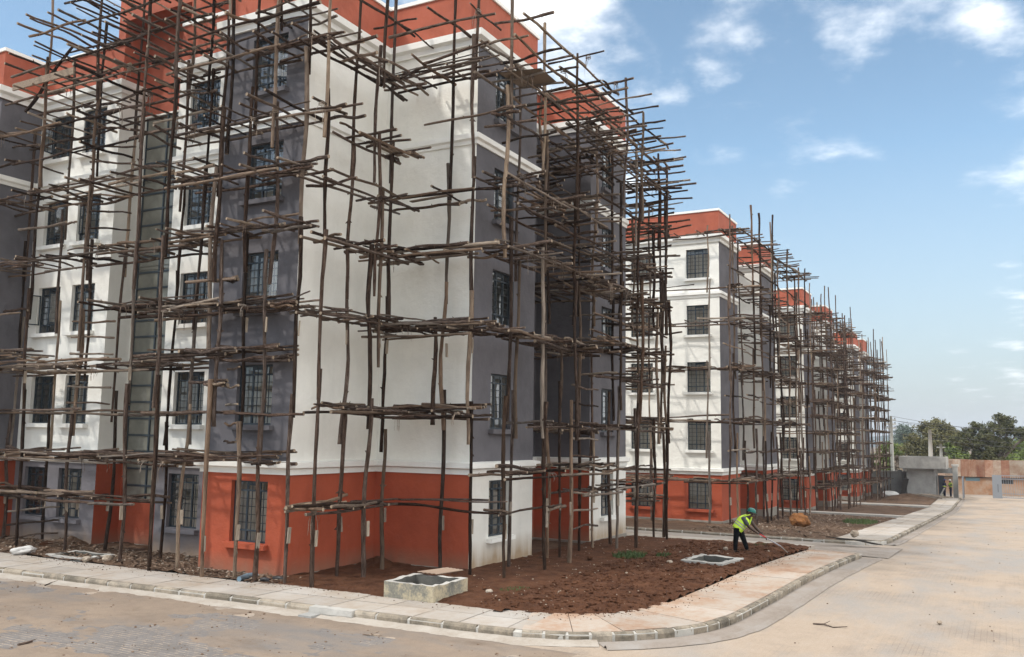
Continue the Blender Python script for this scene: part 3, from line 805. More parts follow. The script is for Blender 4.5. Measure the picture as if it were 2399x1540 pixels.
# clay pavers of the near carriageway, half drowned in dust
PX0, PX1, PY0, PY1 = 8.2, 14.0, 3.0, 21.5
def dust_cover(x, y): return .6 * fbm(x, y, .42, 3, 11) + .30 * fbm(x, y, 1.6, 3, 5)
cells = []
for i in range(int((PX1 - PX0) / .105)):
    for j in range(int((PY1 - PY0) / .21)):
        x = PX0 + i * .105; y = PY0 + j * .21 + (.105 if i % 2 else 0)
        if dust_cover(x, y) > .12: continue
        if x > 13.55: continue
        cells.append((x, y))
base_road = struct(bpy.data.objects.new('paver_bed', None)) if False else None
ROAD = bpy.data.objects['road']
def paver_mesh():
    m = MB(); w, l, h, b = .0475, .100, .03, .007
    m.face([(-w+b, -l+b, 0), (w-b, -l+b, 0), (w-b, l-b, 0), (-w+b, l-b, 0)], 'paver')
    lo = [(-w, -l, -b), (w, -l, -b), (w, l, -b), (-w, l, -b)]; hi = [(-w+b, -l+b, 0), (w-b, -l+b, 0), (w-b, l-b, 0), (-w+b, l-b, 0)]
    for k in range(4):
        m.face([lo[k], lo[(k+1) % 4], hi[(k+1) % 4], hi[k]], 'paver')
        a, c = lo[k], lo[(k+1) % 4]; m.face([(a[0], a[1], -h), (c[0], c[1], -h), c, a], 'paver')
    return m.mesh('paver')
PM = paver_mesh()
def cam_px(x, y, z):
    d = (x, y, z - CAMZ); v = [sum(_R[i][k] * d[i] for i in range(3)) for k in range(3)]
    return (CX + FPX * v[0] / v[2], CY + FPX * v[1] / v[2], v[2]) if v[2] > .1 else (-9, -9, 1e9)
vis = sorted([c for c in cells if 0 < cam_px(c[0], c[1], -.15)[0] < 2399 and cam_px(c[0], c[1], -.15)[1] < 1540], key=lambda c: cam_px(c[0], c[1], -.15)[2])
near = set(vis[:290])
rr = RND(9); stuffm = MB(); bv = [v.co.copy() for v in PM.vertices]; bf = [tuple(p.vertices) for p in PM.polygons]
for c in cells:
    z = -.150 + rr.uniform(-.003, .003)
    if c in near: link('paver', PM, ROAD, (c[0], c[1], z), (rr.uniform(-.02, .02), rr.uniform(-.02, .02), rr.uniform(-.03, .03)))
    else:
        k = len(stuffm.v); stuffm.v += [(v.x + c[0], v.y + c[1], v.z + z) for v in bv]
        for f in bf: stuffm.f.append(tuple(k + i for i in f)); stuffm.mi.append(stuffm.m('paver')); stuffm.sm.append(False)
pv = stuffm.build('pavers', ROAD); pv['kind'] = 'stuff'
def nd(x, y):
    e = min(1, (x - PX0) / .6, (y - PY0) / .8, (PY1 - y) / .8, (14.25 - x) / .25)
    return -.1535 + max(0, e) * max(-.010, min(.012, .055 * (dust_cover(x, y) + .19))) + .002 * nz(x, y, 9)
tag(struct(grid_sheet('dust', PX0, 14.25, PY0, PY1, .07, nd, 'near_dust')), None)

# bare earth round the near block
def soil_z(x, y):
    h = .03 + .05 * fbm(x, y, .5, 2, 3)
    t = max(0, min(1, (9.8 - y) / 2.2)) if x > 17 else 0         # dug-over strip by the sidewalk
    h += (.03 + .032 * t) * fbm(x, y, 4.6, 4, 1) + .04 * t
    if x > 27.5 and y < 8: h += .10 * max(0, 1 - ((x - 29.6) ** 2 / 5 + (y - 6.6) ** 2 / .9))
    ed = min(1.0, max(0.0, edge_d(x, y) / .35))
    return g(x) + h * ed - .02 * (1 - ed)
INNER = path_off(resample(KERB, .3), -1.70)
def edge_d(x, y):
    d = 9
    if x < 19.5 and y > 6.0: d = min(d, max(0, x - 15.95)) if y > 9 else min(d, min((Vector((x, y)) - p).length for p in INNER[::2]))
    elif y < 7.5: d = min(d, min((Vector((x, y)) - p).length for p in INNER[::2]))
    return d
BOXES = []
for cs_ in ([onz(900, 1361, .33), onz(1016, 1375, .33), onz(1096, 1354, .33), onz(969, 1343, .33)], [Vector(q) for q in ((24.65, 7.98), (24.5, 6.78), (26.1, 6.6), (26.3, 7.9))], [Vector(q) for q in ((15.98, 23.0), (15.95, 21.5), (16.95, 21.4), (16.95, 23.1))]):
    c_ = sum((Vector((q.x, q.y)) for q in cs_), Vector((0, 0))) / 4; BOXES.append([c_ + (Vector((q.x, q.y)) - c_) * .82 for q in cs_])
def in_box(x, y):
    for bx in BOXES:
        s_ = [(bx[(k+1) % 4] - bx[k]).cross(Vector((x, y)) - bx[k]) for k in range(4)]
        if all(v > 0 for v in s_) or all(v < 0 for v in s_): return True
    return False
def soil_mask(x, y):
    if in_box(x, y): return False
    if x < 15.9: return False
    if y > 12.25 and x > 20.3: return x < 24.1 and False
    if x > 18.4 and y > 15.3: return False
    if x > 20.3 and y > 12.3: return False
    if y < 8.8:
        c = min(range(len(INNER)), key=lambda k: (INNER[k] - Vector((x, y))).length_squared)
        p = INNER[c]; q = INNER[min(c + 1, len(INNER) - 1)]; n, t = seg_normal(INNER[max(0, c-1)], q)
        return (Vector((x, y)) - p).dot(n) < .05
    return y > 5.55
struct(grid_sheet('soil', 15.9, 31.9, 5.5, 15.3, .075, soil_z, 'soil', soil_mask))
def rub_z(x, y): return .02 + .05 * fbm(x, y, 1.1, 3, 8) + .035 * fbm(x, y, 5, 3, 2) + .10 * max(0, 1 - ((x - 17.6) ** 2 + (y - 24.6) ** 2 * .5) / .8)
struct(grid_sheet('rubble_ground', 15.85, 19.6, 15.3, 34, .08, rub_z, 'dirt', lambda x, y: not in_box(x, y)))
struct(grid_sheet('shaded_earth', 23.6, 32.0, 12.2, 35, .4, lambda x, y: g(x) - .01 + .04 * fbm(x, y, 1, 3), 'dirt', lambda x, y: y < 14.4 or x > 31.1))
# lane between the first two blocks and the plots beyond it
struct(grid_sheet('lane', 31.9, 36.58, 3.4, 40, .5, lambda x, y: g(x) - .10 - .03 * (y < 5) + .01 * nz(x, y, .8), 'gutter', sx=.4))
m = MB(); m.box((32.0, 5.9, g(33) - .08), (33.05, 40, g(33) + .03), 'paving'); struct(m.build('lane_kerb'))
def plot_z(x, y): return g(x) - .03 + .06 * fbm(x, y, .6, 3, 3) + .04 * fbm(x, y, 3, 3, 6)
struct(grid_sheet('plot', 36.8, 103, 5.9, 36, .35, plot_z, 'dirt', lambda x, y: y < 14.5 or (x < 43.8) or 57 < x < 65.4 or 78.8 < x < 90 or x > 100.6, sx=.3))
for xx, ww in ((61.2, 1.7), (84.5, 1.8)):
    m = MB(); m.face([(xx, 5.7, g(xx) + .075), (xx + ww, 5.7, g(xx + ww) + .075), (xx + ww, 34, g(xx + ww) + .075), (xx, 34, g(xx) + .075)], 'paving')
    m.box((xx - .1, 5.7, g(xx) - .2), (xx, 34, g(xx) + .09), 'cement_pale'); struct(m.build('footpath'))

# ------------------------------------------------------------------ loose stones, chips, clods
def ico(r, rnd, flatn=.7):
    bm = bmesh.new(); bmesh.ops.create_icosphere(bm, subdivisions=1, radius=1)
    for v in bm.verts: v.co *= r * rnd.uniform(.65, 1.2)
    vs_ = [(v.co.x, v.co.y, v.co.z * flatn) for v in bm.verts]; fs = [tuple(x.index for x in f.verts) for f in bm.faces]; bm.free(); return vs_, fs
def scatter(name, n, region, zf, rr_, mat, seed, flatn=.7, chips=False):
    rnd = RND(seed); m = MB(); base = [ico(1, rnd, flatn) for _ in range(6)]; k = 0
    while k < n:
        x, y = region(rnd)
        if x is None: continue
        k += 1; r = rr_[0] * (rr_[1] / rr_[0]) ** (rnd.random() ** 2.2); a = rnd.random() * 6.28; ca, sa = math.cos(a), math.sin(a)
        z = zf(x, y); q = len(m.v)
        if chips:
            l, w, h = r * rnd.uniform(1.5, 5), r * .45, r * .25; ti = rnd.uniform(-.35, .35)
            vv = [(u * l, v * w, t * h + u * l * ti) for u in (-1, 1) for v in (-1, 1) for t in (0, 1)]
            ff = [(0,1,3,2),(4,6,7,5),(0,4,5,1),(2,3,7,6),(1,5,7,3)]
        else: vv, ff = base[rnd.randrange(6)]; vv = [(u * r, v * r, t * r) for u, v, t in vv]
        m.v += [(x + u * ca - v * sa, y + u * sa + v * ca, z + t + (r * .15 if not chips else .01)) for u, v, t in vv]
        for f in ff: m.f.append(tuple(q + i for i in f)); m.mi.append(m.m(mat)); m.sm.append(False)
    o = m.build(name); o['kind'] = 'stuff'; return o
def reg_soil(r):
    x, y = r.uniform(16, 31.8), r.uniform(5.6, 12.1)
    return (x, y) if soil_mask(x, y) and edge_d(x, y) > .12 else (None, None)
def reg_strip(r):
    x, y = r.uniform(16.2, 31.0), r.uniform(5.7, 9.6)
    return (x, y) if soil_mask(x, y) and edge_d(x, y) > .1 else (None, None)
def reg_left(r): return (r.uniform(15.95, 18.1) , r.uniform(18.1, 28)) if r.random() < .8 else (r.uniform(15.95, 16.7), r.uniform(14.6, 18.2))
def reg_plot(r):
    x, y = r.uniform(37.2, 60), r.uniform(6.0, 11.9); return x, y
tag(scatter('soil_clods', 4200, reg_strip, soil_z, (.012, .075), 'soil', 21), 'red brown clods of dug earth along the sidewalk')
tag(scatter('pebbles', 520, reg_soil, soil_z, (.008, .04), 'rubble', 22), 'pale pebbles scattered over the red soil')
tag(scatter('wood_chips', 1500, reg_left, rub_z, (.02, .07), 'chips', 23, chips=True), 'bark and wood chips littering the ground under the left scaffold')
tag(scatter('gravel', 500, reg_left, rub_z, (.015, .06), 'rubble', 24), 'broken grey stones among the chips beside the left sidewalk')
tag(scatter('plot_debris', 1500, reg_plot, plot_z, (.03, .10), 'chips', 25, chips=True), 'wood chips and rubbish strewn over the plot beyond the lane')
tag(scatter('plot_stones', 300, reg_plot, plot_z, (.02, .08), 'rubble', 26), 'small stones on the plot beyond the lane')
def reg_road(r):
    if r.random() < .55: return r.uniform(9.5, 14), r.uniform(4, 21)
    return r.uniform(14, 60), r.uniform(-16, 3.6)
tag(scatter('road_grit', 1500, reg_road, lambda x, y: road_z(x, y) + .002, (.007, .03), 'chips', 27), 'dark grit and crumbs of earth on the dusty road')
def reg_walk(r):
    i = r.randrange(20, len(INNER) - 4); p = INNER[i].lerp(INNER[i+1], r.random()); n, t = seg_normal(INNER[i-1], INNER[i+1]); w = p + n * r.uniform(-.1, .9) * r.random(); return w.x, w.y
tag(scatter('spilled_soil', 1500, reg_walk, lambda x, y: g(x) + .006, (.004, .02), 'soil', 28), 'crumbs of red soil spilled onto the sidewalk')
# ------------------------------------------------------------------ pole scaffolding
def pole_mesh(seed, n=7, rings=11, bend=1.0, grey=False, mat=None):
    r = RND(seed); m = MB(); mat = mat or ('bark_grey' if grey else 'bark')
    px, py = r.uniform(0, 6), r.uniform(0, 6); pts, rad = [], []
    a1, a2, b1, b2 = (r.uniform(.25, .9) * bend for _ in range(4))
    for i in range(rings):
        t = i / (rings - 1)
        x = a1 * math.sin(t * 3.1 + px) + a2 * .6 * math.sin(t * 8.5 + py); y = b1 * math.sin(t * 3.6 + py) + b2 * .6 * math.sin(t * 7.3 + px)
        if 0 < i < rings - 1: x += r.uniform(-.13, .13) * bend; y += r.uniform(-.13, .13) * bend
        pts.append(Vector((x, y, t))); rad.append((1.08 - .22 * t) * r.uniform(.9, 1.1))
    c0, c1 = pts[0].copy(), pts[-1].copy()
    for i, p in enumerate(pts):
        t = i / (rings - 1); p.x -= c0.x * (1 - t) + c1.x * t; p.y -= c0.y * (1 - t) + c1.y * t
    k = len(m.v)
    for p, q in zip(pts, rad):
        tw = r.uniform(0, .5)
        for j in range(n):
            an = 2 * math.pi * j / n + tw * .2; e = q * r.uniform(.9, 1.1); m.v.append((p.x + math.cos(an) * e, p.y + math.sin(an) * e, p.z))
    for i in range(rings - 1):
        for j in range(n):
            m.f.append((k+i*n+j, k+i*n+(j+1) % n, k+(i+1)*n+(j+1) % n, k+(i+1)*n+j)); m.mi.append(m.m(mat)); m.sm.append(True)
    cm = m.m('cutwood')
    m.f.append(tuple(k + j for j in reversed(range(n)))); m.mi.append(cm); m.sm.append(False)
    e = k + (rings-1)*n; m.f.append(tuple(e + j for j in range(n))); m.mi.append(cm); m.sm.append(False)
    for s in range(r.randrange(1, 4)):       # stubs of lopped side shoots
        t = r.uniform(.12, .9); i = int(t * (rings - 1)); p = pts[i]; an = r.uniform(0, 6.28); q = len(m.v); d = Vector((math.cos(an), math.sin(an), 0)); sd = Vector((-d.y, d.x, 0))
        ln = r.uniform(1.5, 2.5)
        for w in (sd * .35 + Vector((0, 0, -.006)), -sd * .35 + Vector((0, 0, -.006)), Vector((0, 0, .012))): m.v.append(tuple(p + d * .7 + w))
        m.v.append(tuple(p + d * ln + Vector((0, 0, .012))))
        for f in ((0, 1, 3), (1, 2, 3), (2, 0, 3)): m.f.append(tuple(q + x for x in f)); m.mi.append(m.m(mat)); m.sm.append(False)
    return m.mesh('pole')
POLES = [pole_mesh(100 + i, bend=.95 if i < 7 else 1.9) for i in range(11)]
POLES_G = [pole_mesh(200 + i, bend=.8 if i < 3 else 1.5, grey=True) for i in range(5)]
POLES_D = [pole_mesh(500 + i, bend=1.0 if i < 4 else 1.6, mat='bark_dark') for i in range(8)]
FPOLES = [pole_mesh(300 + i, n=5, rings=6, bend=1.2) for i in range(5)]
def cleat_mesh():
    m = MB(); m.box((-.04, -.017, 0), (.04, .017, .36), 'cleatwood'); return m.mesh('cleat')
CLEAT = cleat_mesh()
def strip_mesh(seed):
    r = RND(seed); m = MB()
    for k in range(r.randrange(3, 7)):
        an = r.uniform(0, 6.28); l = r.uniform(.15, .55); w = r.uniform(.006, .014); p = Vector((r.uniform(-.05, .05), r.uniform(-.05, .05), .02)); d = Vector((math.cos(an), math.sin(an), 0)); sd = Vector((-d.y, d.x, 0)) * w
        pr = None
        for i in range(5):
            t = i / 4; q = p + d * (.10 * math.sin(t * 2.2) + .03 * t) + Vector((0, 0, -l * t ** 1.3)) + Vector((r.uniform(-.012, .012), r.uniform(-.012, .012), 0))
            if pr is not None: m.face([pr - sd, pr + sd, q + sd * (1 - .15 * i), q - sd * (1 - .15 * i)], 'bark_grey')
            pr = q
    for k in range(2):      # turns of bark round the joint
        z = k * .035 - .02; m.tube([(math.cos(a) * .075, math.sin(a) * .075, z + .01 * math.sin(a * 2)) for a in [i * 6.283 / 8 for i in range(9)]], .009, 4, 'bark_grey', cap=False)
    return m.mesh('bark_lashing')
STRIPS = [strip_mesh(400 + i) for i in range(6)]
def plank_mesh():
    m = MB(); m.box((-.5, -.5, 0), (.5, .5, 1), 'boardwood'); return m.mesh('plank')
PLANK = plank_mesh()
BUDGET = {}
class Scaf:
    def __init__(s, label, loc, far=False, seed=1):
        s.t = thing('pole_scaffold', label, 'scaffold', loc, 'pole scaffolds round the apartment blocks'); s.far = far; s.r = RND(seed); s.n = {}
    def pole(s, name, a, b, r, grey=None):
        a, b = Vector(a), Vector(b); d = b - a; L = d.length
        if L < .05: return
        if s.r.random() < .5: a, b, d = b, a, -d
        if s.far: me = FPOLES[s.r.randrange(5)]
        elif (grey if grey is not None else s.r.random() < (.12 if name == 'post' else .24)): me = POLES_G[s.r.randrange(5)]
        elif s.r.random() < (.48 if name == 'post' else .16): me = POLES_D[s.r.randrange(8)]
        else: me = POLES[s.r.randrange(11) if L < 3.2 else s.r.randrange(8)]
        q = d.to_track_quat('Z', 'Y') @ Quaternion((0, 0, 1), s.r.uniform(0, 6.28))
        o = bpy.data.objects.new(name, me); COL.objects.link(o); o.parent = s.t; o.location = a - WLOC[s.t.name]
        o.rotation_mode = 'QUATERNION'; o.rotation_quaternion = q; o.scale = (r, r, L); s.n[name] = s.n.get(name, 0) + 1; return o
    def post(s, x, y, z0, z1, r=.056, lean=(0, 0), cleat=None, n=(0, -1), start=None):
        """an upright: poles lapped end over end"""
        z = z0 - .12; k = 0; ox, oy = s.r.uniform(-1, 1), s.r.uniform(-1, 1); q = math.hypot(ox, oy) or 1; ox, oy = ox / q * r * 1.0, oy / q * r * 1.0
        lx, ly = lean; segs = []
        while z < z1 - .4:
            L = s.r.uniform(3.6, 5.2); L = L if z1 - z > 6.2 else z1 - z
            if L < 2.2: z, L = z1 - 2.2, 2.2
            sg = 1 if k % 2 else -1
            rr = r * (1 - .035 * k) * s.r.uniform(.88, 1.12)
            jx, jy = s.r.uniform(-.05, .05), s.r.uniform(-.05, .05)
            segs.append((Vector((x + lx * (z - z0) + ox * sg + jx, y + ly * (z - z0) + oy * sg + jy, z)), Vector((x + lx * (z + L - z0) + ox * sg - jx, y + ly * (z + L - z0) + oy * sg + jy, z + L))))
            s.pole('post', *segs[-1], rr)
            z += L - (s.r.uniform(.55, 1.3) if z + L < z1 - .01 else 0); k += 1
        if cleat:
            for zc in cleat:
                sg_ = [q for q in segs if q[0].z <= zc - .2 <= q[1].z] or segs[:1]; A_ = sg_[0]; t_ = (zc - .2 - A_[0].z) / (A_[1].z - A_[0].z); cx_ = A_[0].lerp(A_[1], t_)
                o = link('cleat', CLEAT, s.t, (cx_.x + n[0] * (r * .95), cx_.y + n[1] * (r * .95), zc - .38 + s.r.uniform(-.08, .04)), (s.r.uniform(-.06, .06), s.r.uniform(-.06, .06), math.atan2(n[1], n[0]) + math.pi/2 + s.r.uniform(-.7, .7)))
    def lash(s, p):
        link('bark_lashing', STRIPS[s.r.randrange(6)], s.t, p, (0, 0, s.r.uniform(0, 6.28)), (1, 1, s.r.uniform(.6, 1.3)))
    def run(s, A, B, n, di, do, z, ledg=1, tr=.6, deck=0, over=(.15, .9), rad=.039, zj=.05, planks=0, trin=None, lash=.22, dekover=.5, endover=.4):
        """one lift along the wall line A-B (wall plane), outward normal n, ledgers at di / do from the wall"""
        R = s.r; A, B, n = Vector(A), Vector(B), Vector(n); L = (B - A).length; t = (B - A) / L
        P = lambda u, d, zz: Vector((A.x + t.x*u + n.x*d, A.y + t.y*u + n.y*d, zz))
        for d in ([do, di] if ledg == 1 else [do] if ledg == 2 else [do, di, do] if ledg == 3 else []):
            u = -R.uniform(.1, endover)
            while u < L - .3:
                l = R.uniform(2.2, 4.2); e = min(u + l, L + R.uniform(.05, endover)); dd = d + R.choice((-1, 1)) * .06 + R.uniform(-.04, .04); zz = z + R.uniform(-zj, zj)
                s.pole('ledger', P(u, dd, zz), P(e, dd + R.uniform(-.06, .06), zz + R.uniform(-.07, .07)), rad * R.uniform(.8, 1.1)); u = e - R.uniform(.2, .8)
        zt = z + rad * 1.9
        if tr:
            u = R.uniform(.0, tr * .6)
            while u < L:
                d0 = (trin if trin is not None else di) - R.uniform(.1, .45); d1 = do + R.uniform(*over); sk = R.uniform(-.12, .12)
                s.pole('transom', P(u, max(d0, .03), zt + R.uniform(-.03, .05)), P(u + sk, d1, zt + R.uniform(-.05, .07)), rad * R.uniform(.62, 1.08))
                if R.random() < lash: s.lash(P(u, do + R.uniform(-.1, .3), zt - .02))
                u += tr * R.uniform(.55, 1.5)
        for k in range(int(deck * (1.12 if not s.far else 1))):
            u = R.uniform(-dekover, max(.1, L - 1.2)); l = R.uniform(1.3, 3.6); d = R.uniform(di - .05, do + .12); e = min(u + l, L + dekover)
            s.pole('deck_pole', P(u, d, zt + rad * R.uniform(1.1, 3.6) + (R.uniform(0, .12) if R.random() < .3 else 0)), P(e, d + R.uniform(-.22, .22), zt + rad * R.uniform(1.1, 3.6) + (R.uniform(0, .16) if R.random() < .3 else 0)), rad * R.uniform(.45, 1.15))
        for k in range(planks):
            u = R.uniform(0, max(.1, L - 1.0)); l = R.uniform(1.0, 1.9); d = R.uniform(di, do)
            o = link('plank', PLANK, s.t, P(u + l / 2, d, zt + rad * 1.1), (R.uniform(-.04, .04), R.uniform(-.04, .04), math.atan2(t.y, t.x) + R.uniform(-.1, .1)), (l, R.uniform(.12, .2), .03))
    def px(s, name, x0, y0, x1, y1, plane, r, plane2=None):
        f = {'x': onx, 'y': ony, 'z': onz}
        s.pole(name, f[plane[0]](x0, y0, plane[1]), f[(plane2 or plane)[0]](x1, y1, (plane2 or plane)[1]), r)

# ---- near block, left front
N1, N2 = (-1, 0), (0, -1)
L_ = Scaf('crooked pole scaffold over the left front of the nearest block, before its stair window', (16.4, 23.5, 0), seed=11)
for (x, y, z1, c) in [(16.6, 28.6, 16.6, 0), (16.45, 25.15, 17.6, 1), (16.75, 23.25, 18.2, 1), (16.2, 20.3, 18.6, 1), (15.76, 18.78, 18.0, 0)]:
    L_.post(x, y, 0, z1, .052, (L_.r.uniform(-.012, .012), L_.r.uniform(-.012, .012)), (1.5, 5.1 if c else 2.6) if c else (2.6,), (-.7, -.7))
for (x, y, z1) in [(17.75, 25.7, 15.2), (17.55, 22.65, 17.0), (17.25, 20.05, 16.6), (16.28, 18.16, 15.6), (17.7, 27.6, 13.2), (17.4, 24.0, 16.0)]:
    L_.post(x, y, 0 if y != 24.0 else 5, z1, .046, (L_.r.uniform(-.01, .01), L_.r.uniform(-.01, .01)), (1.5,), (-.7, -.7))
wl0 = 18.2
def lrun(z, y0, y1, **k): L_.run((wl0, y0), (wl0, y1), N1, k.pop('di', .75), k.pop('do', 1.95), z, **k)
lrun(1.50, 28.6, 20.0, tr=1.3, deck=12, over=(.1, .3)); lrun(2.60, 29.5, 18.4, tr=1.1, deck=34, over=(.1, .35), lash=.3)
lrun(3.92, 28.8, 18.2, tr=0, zj=.04); lrun(5.10, 27.2, 18.5, tr=.9, deck=22, over=(.1, .3), lash=.2); lrun(5.62, 29.5, 26.0, tr=1.2, deck=7)
lrun(6.72, 22.3, 18.3, tr=.8, deck=11, planks=1); lrun(6.9, 29, 25.2, ledg=2, tr=0)
lrun(8.35, 29.2, 18.3, tr=.85, deck=14, over=(.1, .6)); lrun(9.4, 25.6, 23.6, ledg=2, tr=0); lrun(10.35, 29.4, 18.1, tr=.65, deck=8, over=(.1, .7), planks=1)
lrun(11.5, 29, 18.4, ledg=2, tr=2.0, over=(.1, .5)); lrun(12.45, 29.0, 18.2, tr=.62, deck=3, over=(.2, .9)); lrun(13.5, 26.8, 18.2, tr=.75, deck=1, over=(.2, 1.0), ledg=1, trin=.5)
lrun(14.45, 26.6, 18.2, tr=.56, over=(.3, 1.0), ledg=1, trin=.4); lrun(15.5, 25.6, 18.6, tr=.52, over=(.3, 1.0), trin=.5, ledg=1); lrun(16.3, 24.2, 19.4, tr=.5, over=(.2, .8), ledg=2)
# ladder rungs by the left posts
for k in range(4): L_.pole('rung', (16.42, 25.5, .28 + .38 * k), (17.3, 24.4, .42 + .38 * k), .03)
for k in range(6): L_.pole('rung', (16.7, 23.6, 4.2 + .47 * k), (16.9, 22.0, 4.15 + .47 * k), .03)
for k in range(8): L_.pole('rung', (16.75, 23.4, 8.8 + .5 * k), (17.2, 22.0, 8.7 + .5 * k), .03)
L_.pole('brace', onx(60, 262, 16.3), onx(172, 108, 16.3), .05)
b_ = link('plank', PLANK, L_.t, (onx(15, 208, 16.15) + onx(190, 180, 16.15)) / 2, (0, 0, math.pi / 2), (2.9, .05, .22)); b_['label'] = 'pale sawn board lashed across the upper scaffold'

# ---- near block, the bay and its corner
C_ = Scaf('crooked pole scaffold wrapped round the projecting grey bay of the nearest block', (16.0, 15.0, 0), seed=17)
for (x, y, z1, cl) in [(15.84, 16.9, 17.6, (1.0,)), (16.0, 16.08, 17.4, (1.25, 6.2)), (15.95, 15.36, 17.2, (1.2, 6.2)), (16.12, 14.56, 17.8, (1.3, 6.1)), (16.15, 13.78, 17.6, (1.35,)),
                   (17.62, 14.3, 15.2, (1.5, 6.0)), (17.8, 13.62, 17.5, (1.4,)), (19.2, 14.15, 15.6, (1.6, 6.0)), (19.72, 12.66, 15.8, (1.4, 5.9)), (19.5, 11.74, 16.6, (1.4, 5.9))]:
    C_.post(x, y, 0, z1, .052, (C_.r.uniform(-.008, .008), C_.r.uniform(-.008, .008)), cl, (.3, -.95))
for (x, y, z0, z1) in [(18.05, 13.55, 5.2, 9.6), (18.9, 12.5, 3.8, 6.4), (16.3, 17.6, 5.5, 14.5)]: C_.post(x, y, z0, z1, .05)
def brun(z, y0, y1, **k): C_.run((16.76, y0), (16.76, y1), N1, k.pop('di', .22), k.pop('do', .86), z, **k)
brun(2.72, 18.6, 15.0, tr=1.1, deck=8, over=(.05, .2), ledg=1); brun(3.9, 18.4, 14.4, ledg=2, tr=0); brun(5.28, 19.4, 15.2, tr=1.0, deck=10, over=(.05, .25), dekover=.3)
brun(6.4, 19.6, 14.6, tr=.8, deck=13, over=(.1, .35), lash=.3); brun(8.35, 18.9, 14.4, tr=.55, deck=7, over=(.2, 1.1), planks=1); brun(9.75, 18.6, 14.2, tr=.6, deck=4, over=(.2, 1.2), planks=1)
brun(11.1, 18.8, 13.4, tr=.62, deck=2, over=(.3, 1.4), planks=2); brun(12.9, 18.9, 13.6, tr=.62, deck=4, over=(.3, 1.3)); brun(13.7, 18.2, 14.2, tr=.9, over=(.2, .9), deck=3); brun(14.8, 18, 14.2, tr=1.2, ledg=2, over=(.1, .6))
brun(4.6, 17.6, 16.6, ledg=2, tr=0, endover=.15); brun(7.2, 17.9, 16.5, ledg=2, tr=0, endover=.2)
def rrun(z, x0, x1, **k): C_.run((x0, 15.17), (x1, 15.17), N2, k.pop('di', .9), k.pop('do', 1.58), z, **k)
rrun(1.62, 15.9, 18.9, tr=.9, deck=5, over=(.05, .3)); rrun(3.9, 16.4, 19.4, tr=.8, deck=8, over=(.05, .3), lash=.3); rrun(6.15, 16.0, 19.6, tr=.7, deck=14, over=(.05, .5), lash=.3)
rrun(7.95, 16.0, 19.6, tr=.8, deck=7, over=(.1, .8), lash=.3); rrun(9.35, 15.9, 19.4, tr=1.2, deck=2, over=(.2, .9)); rrun(10.85, 17.2, 19.4, tr=.7, deck=1, over=(.2, .7), planks=2); rrun(12.75, 15.8, 19.6, tr=.6, deck=5, over=(.2, 1.0), lash=.3); rrun(14.2, 16, 19, tr=1.6, ledg=2, over=(.1, .8))
def frun(z, y0, y1, **k): C_.run((20.2, y0), (20.2, y1), N1, k.pop('di', .5), k.pop('do', 1.5), z, **k)
frun(1.6, 14.2, 10.9, ledg=2, tr=0, deck=2, do=.9); frun(3.9, 14.2, 11.5, tr=.8, deck=13, over=(.0, .15), lash=.25, dekover=.2); frun(6.0, 14.4, 11.4, tr=.8, deck=17, over=(.0, .2), lash=.3)
frun(8.0, 14.5, 11.2, tr=.8, deck=9, over=(.1, .5), lash=.35); frun(9.5, 14.2, 11.6, tr=1.3, deck=2, planks=1); frun(12.85, 14.2, 11.3, tr=.55, deck=8, over=(.1, .9), lash=.3); frun(14.1, 13.8, 11.2, ledg=2, tr=1.1, over=(.3, .8)); frun(11.45, 12.6, 10.2, ledg=2, tr=0)
for k in range(5): C_.pole('rung', (16.5, 17.1, 3.2 + .45 * k), (15.9, 16.1, 3.2 + .45 * k), .028)

# ---- near block, right flank
Rr = Scaf('crooked pole scaffold along the shaded grey right flank of the nearest block', (24.0, 11.0, 0), seed=23)
for (x, y, z1, cl) in [(19.62, 10.76, 15.2, (1.4,)), (21.3, 10.58, 14.8, (1.5, 1.7)), (23.0, 10.5, 14.6, (1.7,)), (26.6, 10.55, 15.2, (1.7,)), (27.3, 10.2, 14.2, ()), (30.6, 10.4, 13.2, ())]:
    Rr.post(x, y, g(x), z1, .052, (Rr.r.uniform(-.012, .012), Rr.r.uniform(-.012, .012)), cl, (-.6, -.8))
for (x, y, z1) in [(21.25, 11.45, 13.6), (23.3, 11.46, 14.0), (23.75, 11.25, 6.2), (25.2, 11.32, 14.2), (26.3, 11.4, 13.6), (27.75, 11.25, 14.0), (29.5, 11.15, 13.8), (25.0, 13.0, 12.8)]:
    Rr.post(x, y, g(x), z1, .046, (Rr.r.uniform(-.01, .01), Rr.r.uniform(-.01, .01)), (1.75,), (-.6, -.8))
def n2run(S_, yw, z, x0, x1, **k): S_.run((x0, yw), (x1, yw), N2, k.pop('di', .75), k.pop('do', 1.6), z, **k)
q = lambda z, a, b, **k: n2run(Rr, 12.15, z, a, b, **k)
q(1.55, 19.4, 22.3, ledg=2, tr=0); q(2.45, 19.2, 27.6, tr=1.6, deck=9, over=(.05, .3), lash=.3); q(3.7, 20.6, 27.8, ledg=2, tr=1.8, over=(.1, .6)); q(1.8, 23.8, 30.8, tr=1.5, deck=5, over=(.05, .3))
q(5.95, 19.2, 25.6, tr=.7, deck=14, over=(.05, .5), lash=.4); q(8.1, 19.4, 25.4, tr=.55, deck=9, over=(.1, 1.1), lash=.4); q(9.25, 19.6, 24.8, tr=1.0, deck=2, over=(.2, .9)); q(9.95, 19.4, 25.2, tr=.6, deck=6, over=(.1, 1.0), lash=.3)
